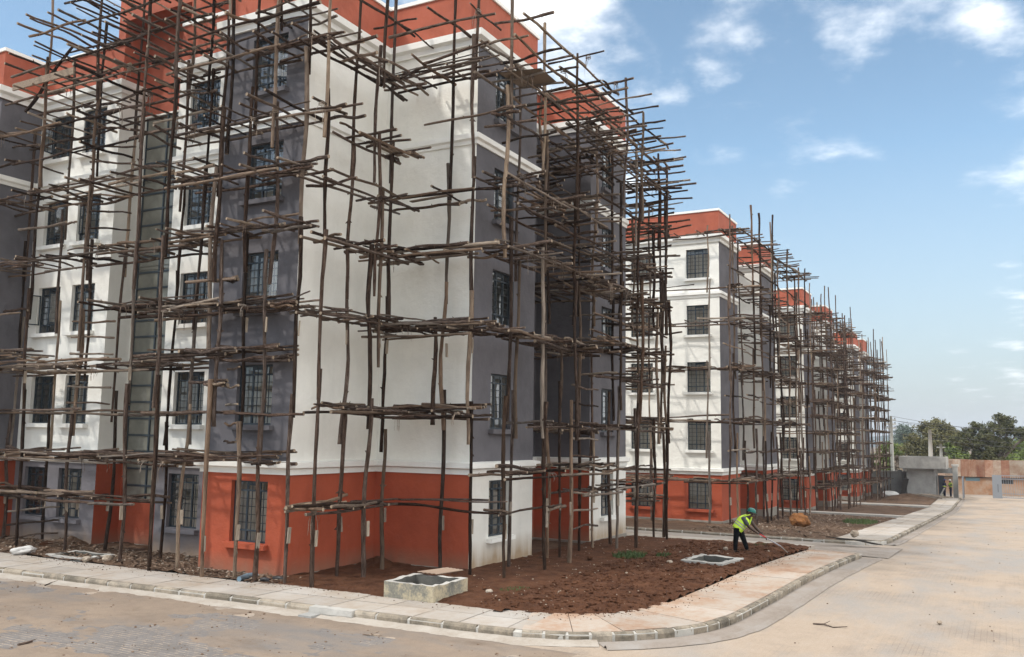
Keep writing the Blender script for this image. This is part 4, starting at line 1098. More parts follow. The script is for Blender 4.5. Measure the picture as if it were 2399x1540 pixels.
q(11.4, 19.2, 25.6, ledg=2, tr=1.6, over=(.1, .9)); q(12.65, 19.2, 26.4, tr=.55, deck=5, over=(.2, 1.2), lash=.3); q(13.6, 19.4, 26.4, tr=.9, over=(.2, 1.0), deck=2); q(14.5, 20, 26, ledg=2, tr=2.2, over=(.2, 1.0))
for z in (3.7, 5.3, 7.1, 10.9): q(z, 25.0, 31.0, ledg=2, tr=1.2, over=(.1, .7))
q(6.3, 24.6, 31.0, tr=.6, deck=9, over=(.1, .8)); q(8.0, 24.4, 31.1, tr=.5, deck=14, over=(.1, .9)); q(9.2, 24.8, 31.1, tr=.6, deck=6, over=(.2, .9)); q(12.3, 24.4, 31.1, tr=.45, deck=12, over=(.2, 1.1)); q(13.3, 25, 31.3, tr=.5, deck=5, over=(.2, 1.2)); q(14.2, 25.2, 31.3, tr=.8, over=(.2, 1.2))
for z, dk in ((3.6, 4), (6.1, 8), (8.0, 15), (9.3, 6), (11.2, 5), (12.3, 16)): Rr.run((27.9, 14.0), (27.9, 11.9), N1, .4, 3.4, z, ledg=3, tr=.45, deck=dk, over=(.1, .4))
for k in range(9): Rr.pole('rung', (23.15, 10.62, .9 + .5 * k), (25.0, 10.62, .85 + .5 * k), .03)
bd = MB(); pc = [onz(1169, 172, 12.78), onz(1267, 162, 12.78), onz(1304, 194, 12.78), onz(1220, 206, 12.78)]; bd.face(pc, 'boardwood'); bd.face([p_ + Vector((0, 0, .025)) for p_ in pc][::-1], 'boardwood'); o = bd.build('deck_board', Rr.t); o['label'] = 'broad plywood sheet laid on the top deck'
# rear corner of the near block
Bk = Scaf('dense pole scaffold jutting out past the rear corner of the nearest block', (32.6, 12.0, g(32)), seed=29)
for (x, y, z1) in [(31.8, 11.2, 14.2), (32.7, 11.3, 13.2), (32.1, 13.2, 13.4), (32.8, 13.0, 13.4), (33.0, 15, 13.0), (32.3, 11.0, 12.6)]: Bk.post(x, y, g(x), z1, .056, (Bk.r.uniform(-.012, .012), Bk.r.uniform(-.012, .012)))
for z, dk in ((1.2, 1), (2.3, 2), (4.0, 2), (5.4, 3), (6.4, 4), (8.1, 5), (9.4, 4), (10.4, 4), (11.3, 4), (12.2, 6), (13.0, 4)):
    Bk.run((31.2, 11.4), (31.2, 16.0), (1, 0), .6, 1.5, z, ledg=1, tr=.8, deck=dk, over=(.1, .4), endover=.5 if z < 9 else 1.0, dekover=.5 if z < 9 else 1.3)
for k in range(13):
    z = 10.4 + .28 * k; x = 31.5 + Bk.r.uniform(0, 1.3); Bk.pole('deck_pole', (x, 12.6, z + Bk.r.uniform(-.1, .1)), (x + Bk.r.uniform(-.1, .2), 9.9 + Bk.r.uniform(-.5, .8), z + Bk.r.uniform(-.1, .25)), .036)

# ---- second block
def block_scaf(label, x0, bw, gap, bw2, seed, far, levels, ztop, frontlen=7.0, fl=None):
    bz = g(x0); S_ = Scaf(label, (x0, 11.0, bz), far, seed); R = S_.r; xe = x0 + bw + gap + bw2
    for y in (11.5, 12.5, 14.9, 17.4):
        if y > 12.15 + frontlen: continue
        S_.post(x0 - 1.6 + R.uniform(-.1, .1), y + R.uniform(-.3, .3), bz, ztop + R.uniform(-1.2, .9), .05, (R.uniform(-.012, .012), R.uniform(-.012, .012)), (1.4 + bz,), (-.8, -.6))
        if y > 16 or far: S_.post(x0 - .7 + R.uniform(-.1, .1), y + R.uniform(-.3, .3), bz, ztop + R.uniform(-1.2, .6), .05, (R.uniform(-.012, .012), R.uniform(-.012, .012)))
    x = x0 + .4
    while x < xe + 2.2:
        S_.post(x, 10.55 + R.uniform(-.15, .15), g(x), ztop + R.uniform(-1.6, .7), .05, (R.uniform(-.012, .012), R.uniform(-.012, .012)), (1.5 + g(x),), (-.7, -.7))
        if R.random() < .7: S_.post(x + R.uniform(-.4, .4), 11.4 + R.uniform(-.1, .1), g(x), ztop + R.uniform(-1.4, .4), .05, (R.uniform(-.012, .012), R.uniform(-.012, .012)))
        x += R.uniform(1.35, 1.9)
    for y in (12.8, 14.8, 17.0):
        S_.post(xe + 1.5, y, g(xe), ztop - 1 + R.uniform(-.5, .6), .052)
    for k_, (z, dk) in enumerate(levels):
        z = z + bz + R.uniform(-.08, .08)
        if fl is None or k_ in fl: S_.run((x0, 12.15 + frontlen), (x0, 10.9), N1, .7, 1.5, z, ledg=1 if dk > 2 else 2, tr=(1.1 if dk > 2 else 0), deck=int(dk * .9), over=(.05, .3), endover=.4)
        S_.run((x0 - 1.4, 12.15), (xe + 2.0, 12.15), N2, .75, 1.6, z + R.uniform(-.1, .1), tr=(.55 if dk else 0), deck=int(dk * 1.5), over=(.1, .45 if z < 7 else 1.0), lash=.05)
        if dk: S_.run((xe, 11), (xe, 16), (1, 0), .6, 1.7, z + R.uniform(-.1, .1), tr=1.0, deck=2, over=(.1, .4), endover=.9)
        if dk > 3: S_.run((x0 + bw + gap, 14.0), (x0 + bw + gap, 12), N1, .5, 3.6, z, tr=.7, deck=3, over=(.1, .3))
    return S_
LV = [(2.0, 6), (3.4, 0), (4.9, 4), (6.1, 0), (7.3, 5), (8.5, 0), (9.6, 5), (11.3, 2), (12.4, 0), (14.1, 7)]
S2 = block_scaf('pole scaffold round the second block, standing behind the bending worker', 44.0, 3.5, 5.3, 3.6, 31, False, LV, 14.6, fl=(0, 2, 4, 6, 7, 9))
S3 = block_scaf('pole scaffold round the third block in the row, beyond the footpath', 65.6, 3.4, 6.0, 3.6, 37, True, [(1.6, 6), (2.7, 3), (4.1, 3), (5.3, 5), (6.4, 2), (7.5, 5), (8.6, 3), (9.7, 4), (10.8, 3), (12.0, 4), (13.4, 6)], 14.2, 5.0)
S4 = block_scaf('pole scaffold round the farthest block, next to the guard house', 90.2, 3.2, 4.0, 3.2, 41, True, [(1.6, 4), (2.7, 2), (4.1, 3), (5.3, 3), (6.4, 3), (7.5, 4), (8.6, 3), (9.7, 4), (10.8, 3), (12.0, 4), (13.2, 5)], 13.6, 3.5)
# ------------------------------------------------------------------ gate, guard house and what lies beyond
G0 = -2.05
GH = thing('guard_house', 'unfinished bare cement guard house with heavy flat roof beside the gate', 'guard house', (101, 7.3, G0))
m = MB(); wall_mesh(m, (100.0, 8.72), (100.0, 6.05), G0 - .2, .78, [], 'cement'); wall_mesh(m, (100.0, 6.05), (103.4, 6.05), G0 - .2, .78, [(.7, 1.6, G0 - .2, .1), (2.1, 2.9, -1.0, .1)], 'cement')
wall_mesh(m, (103.4, 8.72), (100.0, 8.72), G0 - .2, .78, [], 'cement'); wall_mesh(m, (103.4, 6.05), (103.4, 8.72), G0 - .2, .78, [], 'cement'); m.build('wall', GH)
m = MB(); m.box((99.1, 5.05, .78), (104.2, 9.3, .86), 'cement')
for b in (((99.1, 5.05, .86), (99.25, 9.3, 1.95)), ((104.05, 5.05, .86), (104.2, 9.3, 1.95)), ((99.25, 5.05, .86), (104.05, 5.2, 1.95)), ((99.25, 9.15, .86), (104.05, 9.3, 1.95))): m.box(*b, 'cement_pale')
m.build('roof', GH)
for y in (8.85, 6.05): m = MB(); m.box((99.5, y - .12, .45), (100.02, y + .12, .775), 'cement'); m.build('roof_bracket', GH)
m = MB(); m.box((100.35, 6.02, G0 - .1), (100.72, 6.04, G0 + 2.1), 'interior_dark'); m.build('door', GH)
m = MB(); m.obox((99.75, 5.9, G0 - .05), (.06, 0, 0), (0, -.14, 0), (-.05, -.55, 1.05), 'cement_pale'); tag(m.build('leaning_board'), 'grey board leaning on the guard house corner by the doorway', 'board')
m = MB(); m.obox((99.7, 8.95, G0), (.05, 0, 0), (0, .5, 0), (.2, -.45, 1.75), 'blackboard'); tag(m.build('leaning_board'), 'black board leaning against the left side of the guard house', 'board')
BW = thing('boundary_wall', 'grey block boundary wall with pale coping left of the guard house', 'wall', (103, 20, G0))
m = MB(); m.box((103.0, 8.9, G0 - .4), (103.2, 60, .22), 'cement'); m.build('wall', BW)
m = MB(); m.box((102.95, 8.9, .22), (103.25, 60, .38), 'cement_pale'); m.build('coping', BW)
for y in (9.6, 13.2, 16.8): m = MB(); m.box((102.8, y - .2, G0 - .4), (102.995, y + .2, .5), 'cement'); m.build('pier', BW)
GP = thing('gate_pillar', 'rough cement gate pillar with cap right of the guard house', 'pillar', (102.6, 4.4, G0))
m = MB(); m.box((102.35, 4.17, G0 - .2), (102.85, 4.63, 1.0), 'cement_pale'); m.build('shaft', GP)
m = MB(); m.box((102.28, 4.08, 1.0), (102.92, 4.72, 1.22), 'cement_pale'); m.build('cap', GP)
m = MB(); m.box((102.5, 4.65, .3), (102.7, 6.0, .85), 'cement'); m.build('lintel', GP)
pg = thing('pedestrian_gate', 'small barred steel gate standing open between guard house and pillar', 'gate', (103.2, 5.3, G0))
m = MB(); m.box((103.0, 5.45, G0), (103.05, 6.0, .05), 'gate_dark'); m.build('leaf', pg)
for k in range(6): m = MB(); m.tube([(103.0, 4.72 + .13 * k, G0 + .1), (103.0, 4.72 + .13 * k, .1)], .018, 5, 'gate_grey'); m.build('bar', pg)
m = MB(); m.box((102.97, 4.66, -.42), (103.03, 5.45, -.34), 'gate_grey'); m.build('rail', pg)
fg = MB(); fg.box((100.0, 3.62, G0 + .02), (102.6, 3.70, .05), 'gate_dark'); fg.box((99.95, 3.60, G0 + .02), (100.0, 3.72, .1), 'gate_grey')
tag(fg.build('gate_leaf'), 'dark solid steel gate leaf swung open beside the cement pillar', 'gate')
SG = thing('sliding_gate', 'grey steel gate with solid end panel and upright bars at right edge', 'gate', (102.4, -4, G0))
m = MB(); m.box((102.3, .28, G0 + .05), (102.4, 1.12, .28), 'gate_grey'); m.box((102.285, .6, -1.4), (102.298, .66, -.6), 'gate_dark'); m.build('end_panel', SG)
for z in (G0 + .1, G0 + .5, -.12, .22): m = MB(); m.box((102.33, -12, z), (102.38, .28, z + .07), 'gate_grey'); m.build('rail', SG)
me = None
for k in range(60):
    if me is None: q_ = MB(); q_.box((-.015, -.018, 0), (.015, .018, 2.2), 'gate_grey'); me = q_.mesh('bar')
    link('bar', me, SG, (102.355, .12 - .2 * k, G0 + .1))
# rusty roofed shed across the road
SH = thing('roadside_shed', 'long shed with rusty iron sheets over a stained orange wall, behind the gate', 'shed', (112, -2, -2.3))
m = MB(); wall_mesh(m, (112, 8), (112, -22), -2.6, -.25, [(4.2, 5.6, -.75, -.38), (7.6, 8.8, -.95, -.5), (12, 13.4, -.95, -.5)], 'oldwall', depth=.1); m.build('wall', SH)
m = MB(); m.box((112.08, -22, -2.5), (118, 8, -.3), 'interior_dark'); m.build('interior', SH)
m = MB(); m.box((112.06, 2.4, -.75), (112.075, 3.8, -.38), 'pale_blue'); m.build('blue_panel', SH)
rs = RND(4); y = 8.2
while y > -22:
    w = .82; m = MB(); rm = rs.choice(('rust', 'rust_pale', 'rust_pale', 'rust_dark'))
    for c in range(5):
        a = y - w * c / 5; b = y - w * (c + 1) / 5; o0 = .03 * (c % 2); o1 = .03 * ((c + 1) % 2)
        m.face([(111.75 + o0, a, -.28), (111.75 + o1, b, -.28), (112.6 + o1, b, 1.55 + rs.uniform(-.03, .03)), (112.6 + o0, a, 1.55)], rm)
    m.build('roof_sheet', SH); y -= w - .03
m = MB(); m.box((111.9, -22, -.36), (112.05, 8.2, -.29), 'blackboard'); m.build('eaves_board', SH)
m = MB(); m.box((112.62, -22, -.2), (118.0, 8.2, 1.5), 'rust'); m.build('roof_body', SH)
# poles and wires
def upole(label, p, ztop, r, mat, arms):
    T = thing('utility_pole', label, 'utility pole', (p.x, p.y, -2.4), 'utility poles beyond the gate')
    m = MB(); m.tube([(p.x, p.y, -2.8), (p.x, p.y, ztop * .5), (p.x, p.y, ztop)], [r * 1.25, r * 1.1, r * .8], 8, mat); m.build('shaft', T)
    for k in range(arms):
        m = MB(); m.box((p.x - .06, p.y - .5, ztop - .5 - .45 * k), (p.x + .06, p.y + .5, ztop - .38 - .45 * k), mat); a = m.build('crossarm', T)
        for yy in (-.4, .4): m = MB(); m.tube([(p.x, p.y + yy, ztop - .38 - .45 * k), (p.x, p.y + yy, ztop - .2 - .45 * k)], .05, 6, 'wire'); m.build('insulator', a)
    return T
pA = onx(2087, 975, 108); pB = onx(2178, 1007, 116); pC = onx(2204, 1040, 124)
upole('tall pale utility pole with insulators just right of the farthest scaffold', pA, pA.z, .16, 'concrete_pole', 3)
upole('plain concrete utility pole rising behind the guard house roof', pB, pB.z, .22, 'concrete_pole', 0)
upole('short pale utility pole behind the right end of the guard house roof', pC, pC.z, .17, 'concrete_pole', 1)
for k, (za, zb) in enumerate([(975, 1016), (984, 1030), (1000, 1044), (1013, 1052), (985, 1000)]):
    a = onx(2087, za, 108); b = onx(2520, zb, 112); m = MB(); pts = []
    for i in range(13):
        t = i / 12; q_ = a.lerp(b, t); q_.z -= .5 * 4 * t * (1 - t); pts.append(q_)
    m.tube(pts, .016, 4, 'wire', cap=False)
    tag(m.build('power_line'), ['highest', 'second highest', 'third highest', 'lowest', 'flattest'][k] + ' power line running right from the tall pale utility pole', 'cable', 'power lines over the gate')
for k in range(4):
    a = onx(2204, 1046 + 6 * k, 124); b = onx(2560, 1052 + 16 * k, 112); m = MB(); pts = [a.lerp(b, i / 10) - Vector((0, 0, .6 * 4 * (i / 10) * (1 - i / 10))) for i in range(11)]
    m.tube(pts, .016, 4, 'wire', cap=False); tag(m.build('power_line'), ['top', 'second', 'third', 'bottom'][k] + ' cable of the low bundle strung right from the short utility pole', 'cable', 'low cables behind the shed')

# ------------------------------------------------------------------ trees
def tree(label, base, clumps, leaf, n, size, seed, trunk_r=.3, limbs=True, cat='tree', name='tree'):
    r = RND(seed); base = Vector(base); T = thing(name, label, cat, base, None)
    m = MB(); cs = [Vector(c[:3]) for c in clumps]; top = max(c.z for c in cs); fork = base + Vector((r.uniform(-.3, .3), r.uniform(-.3, .3), (top - base.z) * .38))
    m.tube([base - Vector((0, 0, .5)), base.lerp(fork, .5) + Vector((r.uniform(-.2, .2), r.uniform(-.2, .2), 0)), fork], [trunk_r * 1.2, trunk_r, trunk_r * .8], 8, 'trunk'); tr = m.build('trunk', T)
    m = MB()
    for c in cs:
        mid = fork.lerp(c, .5) + Vector((r.uniform(-.4, .4), r.uniform(-.4, .4), r.uniform(-.1, .5))); m.tube([fork, mid, c], [trunk_r * .55, trunk_r * .35, trunk_r * .1], 5, 'trunk')
        for k in range(3):
            e = c + Vector((r.uniform(-1, 1), r.uniform(-1, 1), r.uniform(-.4, 1))) * .8; m.tube([mid.lerp(c, .6), e], [trunk_r * .18, .02], 4, 'trunk')
    m.build('limbs', tr)
    vs_, fs = [], []; tot = sum(c[3] ** 2 for c in clumps)
    for c in clumps:
        C = Vector(c[:3]); R_ = c[3]; zs = c[4] if len(c) > 4 else .8; k = int(n * R_ ** 2 / tot); sub = [(Vector((r.gauss(0, 1), r.gauss(0, 1), r.gauss(0, 1))).normalized() * R_ * r.uniform(.25, 1.0), R_ * r.uniform(.25, .5)) for _ in range(max(9, int(R_ * 16)))]
        for i in range(k):
            s0, sr = sub[r.randrange(len(sub))]; d = Vector((r.gauss(0, 1), r.gauss(0, 1), r.gauss(0, 1))).normalized() * sr * r.uniform(.25, 1.1)
            p = s0 + d; p.z *= zs; p += C; s = size * r.uniform(.5, 1.25); u = Vector((r.gauss(0, 1), r.gauss(0, 1), r.gauss(0, .6))).normalized(); v = u.orthogonal().normalized(); v.rotate(Quaternion(u, r.uniform(0, 6.28)))
            b = len(vs_); vs_ += [tuple(p - u * s), tuple(p + v * s * .42), tuple(p + u * s), tuple(p - v * s * .42)]; fs.append((b, b+1, b+2, b+3))
    me = bpy.data.meshes.new('crown'); me.from_pydata(vs_, [], fs); me.materials.append(MATS[leaf]); me.update(); link('crown', me, T)
    return T
def cl(px, py, X, R_, zs=.8, dx=0): p = onx(px, py, X); return (p.x + dx, p.y, p.z, R_, zs)
big = [cl(2351, 985, 119, 1.15), cl(2330, 1008, 118, 1.25), cl(2366, 1010, 119, 1.25), cl(2288, 1000, 118, .85), cl(2268, 1015, 118, 1.0), cl(2300, 1025, 117, 1.3), cl(2250, 1030, 118, 1.0), cl(2275, 1045, 117, 1.3), cl(2320, 1045, 117, 1.5), cl(2355, 1040, 118, 1.3),
       cl(2290, 1072, 116.5, 1.25), cl(2325, 1075, 116.5, 1.1), cl(2305, 1095, 116, .95), cl(2390, 1008, 119, 1.0, .6), cl(2405, 1020, 119, .9), cl(2295, 1112, 115.5, .6), cl(2262, 1030, 116, 1.0)]
tree('large dark spreading tree leaning over the rusty shed', (117.5, onx(2334, 1100, 117.5).y, -2.2), big, 'leaf_dark', 26000, .15, 51, .42)
ol = [cl(2190, 1000, 138, 1.6), cl(2165, 1012, 138, 1.5), cl(2215, 1012, 138, 1.5), cl(2150, 1035, 137, 1.6), cl(2185, 1035, 136, 1.9), cl(2220, 1040, 137, 1.7), cl(2135, 1058, 136, 1.5), cl(2170, 1062, 136, 1.7), cl(2205, 1065, 136, 1.7), cl(2232, 1020, 138, 1.2)]
tree('broad olive brown tree behind the guard house roof', (138, onx(2185, 1080, 138).y, -2.4), ol, 'leaf_olive', 24000, .17, 52, .4)
md = [cl(2245, 1045, 128, 1.3), cl(2235, 1065, 127, 1.3), cl(2255, 1075, 126, 1.2), cl(2228, 1085, 126, 1.0), cl(2250, 1095, 124, .9)]
tree('yellow green bushy tree between the guard house and the dark tree', (127, onx(2243, 1090, 127).y, -2.4), md, 'leaf_green', 8000, .18, 53, .25)
bl = [cl(2118, 1008, 205, 2.0), cl(2108, 1022, 205, 2.0), cl(2128, 1022, 205, 2.0), cl(2116, 1040, 205, 2.4), cl(2098, 1048, 200, 1.9)]
tree('slim haze-tinted tree far off between the pale pole and the olive tree', (205, onx(2117, 1080, 205).y, -3), bl, 'leaf_hazed', 5000, .22, 54, .35)
lf = [cl(2070, 1050, 113, .9), cl(2060, 1070, 112, .9), cl(2078, 1075, 112, 1.0), cl(2052, 1090, 111, .8), cl(2082, 1098, 111, .7), cl(2068, 1110, 110, .7)]
tree('dark green tree glimpsed through the farthest scaffold', (112.5, onx(2068, 1100, 112).y, -2.3), lf, 'leaf_green', 5000, .12, 55, .2)
yl = [cl(2092, 1045, 150, 1.1), cl(2104, 1052, 150, 1.2), cl(2098, 1065, 150, 1.2)]
tree('light yellow green tree just right of the pale pole', (150, onx(2098, 1080, 150).y, -2.6), yl, 'leaf_green', 2600, .17, 56, .2)
dr = [cl(2100, 1075, 118, .65), cl(2112, 1082, 118, .6), cl(2098, 1090, 117, .5), cl(2108, 1094, 117, .45)]
tree('leafless dry bush in front of the olive tree, left of the guard house', (118, onx(2104, 1100, 118).y, -2.2), dr, 'leaf_dry', 1500, .10, 57, .1, name='bush', cat='bush')
rt = [cl(2390, 1050, 150, 2.0), cl(2420, 1035, 150, 2.2), cl(2370, 1070, 145, 1.4), cl(2400, 1078, 140, 1.6), cl(2430, 1070, 140, 1.8), cl(2380, 1090, 132, 1.0)]
tree('mid green tree mass rising behind the shed at the right edge', (145, onx(2400, 1085, 145).y, -2.6), rt, 'leaf_green', 9000, .22, 58, .35)
hg = []
for k in range(16): hg.append(cl(2340 + 11 * k, 1084 + (k % 3) * 2, 128 - (k % 4), .8))
tree('long green hedge behind the roof of the rusty shed', (127, onx(2400, 1098, 127).y, -2.4), hg, 'leaf_green', 3600, .14, 59, .12, name='hedge', cat='hedge')
# distant ridge, blue of the haze put into its colour
m = MB(); N = 60; pr = None
for i in range(N + 1):
    a = -.9 + 2.0 * i / N; R_ = 1500; x = R_ * math.cos(a); y = R_ * math.sin(a); h = 22 + 16 * math.sin(i * .55) + 9 * math.sin(i * 1.3 + 1) + 4 * math.sin(i * 2.9); cur = ((x, y, -12), (x * 1.12, y * 1.12, max(8, h)), (x * 1.5, y * 1.5, -12))
    if pr: m.face([cur[0], pr[0], pr[1], cur[1]], 'hill', True); m.face([cur[1], pr[1], pr[2], cur[2]], 'hill', True)
    pr = cur
struct(m.build('hills'))

# ------------------------------------------------------------------ things on the ground
def hollow_box(label, cs, z0, z1, th, mat, name='manhole_box', parts=()):
    c = sum((Vector(p) for p in cs), Vector((0, 0))) / 4; T = thing(name, label, 'manhole', (c.x, c.y, z0)); rnd = RND(int(c.x * 100)); n = 8
    m = MB(); inner = [Vector(p) + (c - Vector(p)).normalized() * th * 1.41 for p in cs]
    for k in range(4):
        a, b = Vector(cs[k]), Vector(cs[(k+1) % 4]); ai, bi = inner[k], inner[(k+1) % 4]
        zt = [z1 + rnd.uniform(-.018, .012) for _ in range(n + 1)]; zt[0] = zt[-1] = z1
        for i in range(n):
            t0, t1 = i / n, (i + 1) / n; p0, p1, q0, q1 = a.lerp(b, t0), a.lerp(b, t1), ai.lerp(bi, t0), ai.lerp(bi, t1)
            m.face([(p0.x, p0.y, z0 - .1), (p1.x, p1.y, z0 - .1), (p1.x, p1.y, zt[i+1]), (p0.x, p0.y, zt[i])], mat)
            m.face([(p0.x, p0.y, zt[i]), (p1.x, p1.y, zt[i+1]), (q1.x, q1.y, zt[i+1] - .004), (q0.x, q0.y, zt[i] - .004)], 'cement_pale')
            m.face([(q1.x, q1.y, z0 - .6), (q0.x, q0.y, z0 - .6), (q0.x, q0.y, zt[i] - .004), (q1.x, q1.y, zt[i+1] - .004)], 'boxinner_shade')
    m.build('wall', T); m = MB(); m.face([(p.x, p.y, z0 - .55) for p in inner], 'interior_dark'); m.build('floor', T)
    return T
p = [onz(900, 1361, .33), onz(1016, 1375, .33), onz(1096, 1354, .33), onz(969, 1343, .33)]
H1 = hollow_box('raised open concrete manhole with rusty lid on the soil by the near sidewalk', [(q.x, q.y) for q in p], 0.0, .33, .13, 'boxwall')
lid = MB(); A_, B_2, C_2, D_2 = onz(972, 1341, .38), onz(1022, 1347, .36), onz(1086, 1337, .40), onz(1045, 1331, .44)
def lerp2(u, v): return (A_ * (1-u) + B_2 * u) * (1 - v) + (D_2 * (1-u) + C_2 * u) * v
for i in range(10):
    for side in (0, .012):
        u0, u1 = i / 10, (i + 1) / 10; w = lambda k: Vector((0, 0, .012 * (k % 2) + side))
        lid.face([lerp2(u0, 0) + w(i), lerp2(u1, 0) + w(i+1), lerp2(u1, 1) + w(i+1), lerp2(u0, 1) + w(i)], 'sheet_metal')
tag(lid.build('metal_sheet'), 'bent rusty sheet lying over the back of the raised manhole', 'sheet metal')
H2 = hollow_box('low square concrete manhole with broken rim in the soil left of the worker', [(24.65, 7.98), (24.5, 6.78), (26.1, 6.6), (26.3, 7.9)], .02, .11, .22, 'cement_pale')
H3 = hollow_box('open concrete pit flush with the ground beside the left sidewalk', [(15.98, 23.0), (15.95, 21.5), (16.95, 21.4), (16.95, 23.1)], 0, .07, .15, 'cement_pale')
# big orange stone and lumps
def rock(label, p, r, seed, mat, cat='stone', name='stone', sub=2, sq=(1, 1, .75)):
    rnd = RND(seed); bm = bmesh.new(); bmesh.ops.create_icosphere(bm, subdivisions=sub, radius=1)
    for v in bm.verts:
        q_ = v.co.normalized(); k = 1 + .38 * mnoise.noise(q_ * 1.6 + Vector((seed, 0, 0))) + .12 * mnoise.noise(q_ * 5 + Vector((0, seed, 0))); v.co = Vector((q_.x * sq[0], q_.y * sq[1], q_.z * sq[2])) * k * r
    me = bpy.data.meshes.new(name); bm.to_mesh(me); bm.free(); me.materials.append(MATS[mat]); return tag(link(name, me, None, p), label, cat)
q_ = onz(1873, 1229, g(42)); rock('large orange boulder on the plot in front of the second scaffold', (q_.x, q_.y, g(q_.x) + .28), .46, 5, 'rock', 'boulder', 'boulder', 3)
rock('pale brown stone block on the sidewalk near the lane', (onz(1980, 1262, g(34)).x, onz(1980, 1262).y, g(31) + .1), .2, 9, 'rubble', sub=2, sq=(1.1, .8, .7))
rs = RND(61)
for lab, px_, py_, r_ in [('flat grey broken stone right of the left pit', 203, 1313, .13), ('white broken stone beside the fifth left post', 252, 1312, .15), ('reddish lump of earth under the left ladder', 110, 1279, .2), ('small buff stone at the foot of a left post', 281, 1315, .08),
                          ('white stone chip right of the raised manhole', 1146, 1388, .09), ('black stone next to white chips by the raised manhole', 1135, 1380, .07), ('pinkish stone below the grass tuft', 1569, 1319, .1), ('pale stone near the worker feet', 1700, 1287, .09), ('white stone just behind the worker feet', 1722, 1268, .1), ('grey stone on the right carriageway beside the twig', 2201, 1460, .06), ('brown lump of soil in front of the near grey wall', 1382, 1309, .1)]:
    z = .05 if px_ < 2100 else -.12; p = onz(px_, py_, z); rock(lab, (p.x, p.y, z + r_ * .2), r_, rs.randrange(99), 'rubble' if 'black' not in lab and 'red' not in lab and 'brown' not in lab else 'soil', sq=(1, .8, .6))
# sack, pipes, litter
p = onz(55, 1294, .06); rock('crumpled dirty white sack on the rubble by the left pit', (p.x, p.y, .1), .26, 33, 'sack', 'sack', 'sack', 3, (1.3, .8, .45))
for lab, a, b, r_, mt in [('black plastic pipe offcut lying by the orange bay corner', (640, 1356), (665, 1357), .05, 'plastic_black'), ('blue grey plastic bundle on the rubble below the orange bay', (560, 1357), (600, 1346), .06, 'plastic_blue'), ('short black pipe beside the blue bundle', (612, 1358), (632, 1360), .045, 'plastic_black')]:
    A1, B1_ = onz(*a, .06), onz(*b, .06); m = MB(); m.tube([A1, A1.lerp(B1_, .5) + Vector((0, 0, .02)), B1_], [r_, r_ * 1.1, r_], 9, mt); tag(m.build('pipe'), lab, 'pipe')
m = MB(); p = onz(1748, 1344, .02); 
bp = [onz(1945, 1260, g(33) + .12), onz(2005, 1266, g(34) + .05), onz(2057, 1277, g(35) - .08)]
for i in range(2):
    d = Vector((.10, .32, 0)); m.obox(bp[i] - d / 2, bp[i+1] - bp[i], d, (0, 0, .03), 'blackboard')
tag(m.build('plank'), 'dark weathered plank bridging the lane gutter to the road', 'plank')
def twig(label, pts, r_, z):
    m = MB(); P = [onz(a, b, z) + Vector((0, 0, .02 * (i % 2))) for i, (a, b) in enumerate(pts)]; m.tube(P, [r_ * (1 - .6 * i / (len(P) - 1)) for i in range(len(P))], 5, 'bark')
    m.tube([P[1], P[1] + Vector((.12, -.1, .05))], [r_ * .5, .004], 4, 'bark'); tag(m.build('twig'), label, 'twig')
twig('bent dry twig lying on the right carriageway', [(1905, 1462), (1930, 1465), (1952, 1470), (1985, 1471)], .018, -.145)
twig('curved dry twig on the road below the kerb', [(850, 1487), (868, 1491), (895, 1488)], .012, -.145)
twig('thin stick on the road near the kerb at left', [(105, 1372), (118, 1368), (128, 1365)], .014, -.145)
twig('dark bark strip on the pavers at lower left', [(42, 1512), (60, 1509), (76, 1504)], .03, -.145)
# poured concrete where the roof drain breaks through the near kerb
m = MB(); a_, b_2 = Vector((14.38, 12.30)), Vector((14.44, 11.28)); n_ = 9; prof = [(-.02, -.21), (-.055, -.10), (-.03, .006), (.15, .012)]
rows_ = []
for i in range(n_ + 1):
    c_ = a_.lerp(b_2, i / n_); rows_.append([(c_.x + o_ + .02 * nz(c_.x * 5, c_.y * 5, 1.3, k_), c_.y, z_ + .012 * nz(c_.x, c_.y, 6, k_)) for k_, (o_, z_) in enumerate(prof)])
for i in range(n_):
    for k_ in range(3): m.face([rows_[i][k_], rows_[i+1][k_], rows_[i+1][k_+1], rows_[i][k_+1]], 'cement_pale', True)
m.face(rows_[0], 'cement_pale'); m.face(rows_[-1][::-1], 'cement_pale')
m.box((14.05, 12.0, -.17), (14.36, 12.32, -.105), 'cement')
tag(m.build('drain_outlet'), 'rough grey concrete patch in the near kerb where a drain comes out', 'drain')
# grass tufts
def grass(label, px_, py_, n, rad, hgt, seed, z):
    r = RND(seed); c = onz(px_, py_, z); m = MB()
    for i in range(n):
        a = r.uniform(0, 6.28); d = rad * math.sqrt(r.random()); x, y = c.x + math.cos(a) * d * 1.6, c.y + math.sin(a) * d; h = hgt * r.uniform(.4, 1.2); b = r.uniform(0, 6.28); w = .012; zz = z
        ux, uy = math.cos(b) * w, math.sin(b) * w; lx, ly = r.uniform(-.5, .5) * h, r.uniform(-.5, .5) * h
        m.face([(x - ux, y - uy, zz), (x + ux, y + uy, zz), (x + lx * .5 + ux * .7, y + ly * .5 + uy * .7, zz + h * .7), (x + lx * .5 - ux * .7, y + ly * .5 - uy * .7, zz + h * .7)], 'grass'); m.face([(x + lx * .5 - ux, y + ly * .5 - uy, zz + h * .7), (x + lx * .5 + ux, y + ly * .5 + uy, zz + h * .7), (x + lx, y + ly, zz + h * .8)], 'grass')
    o = m.build('grass'); tag(o, label, kind='stuff')
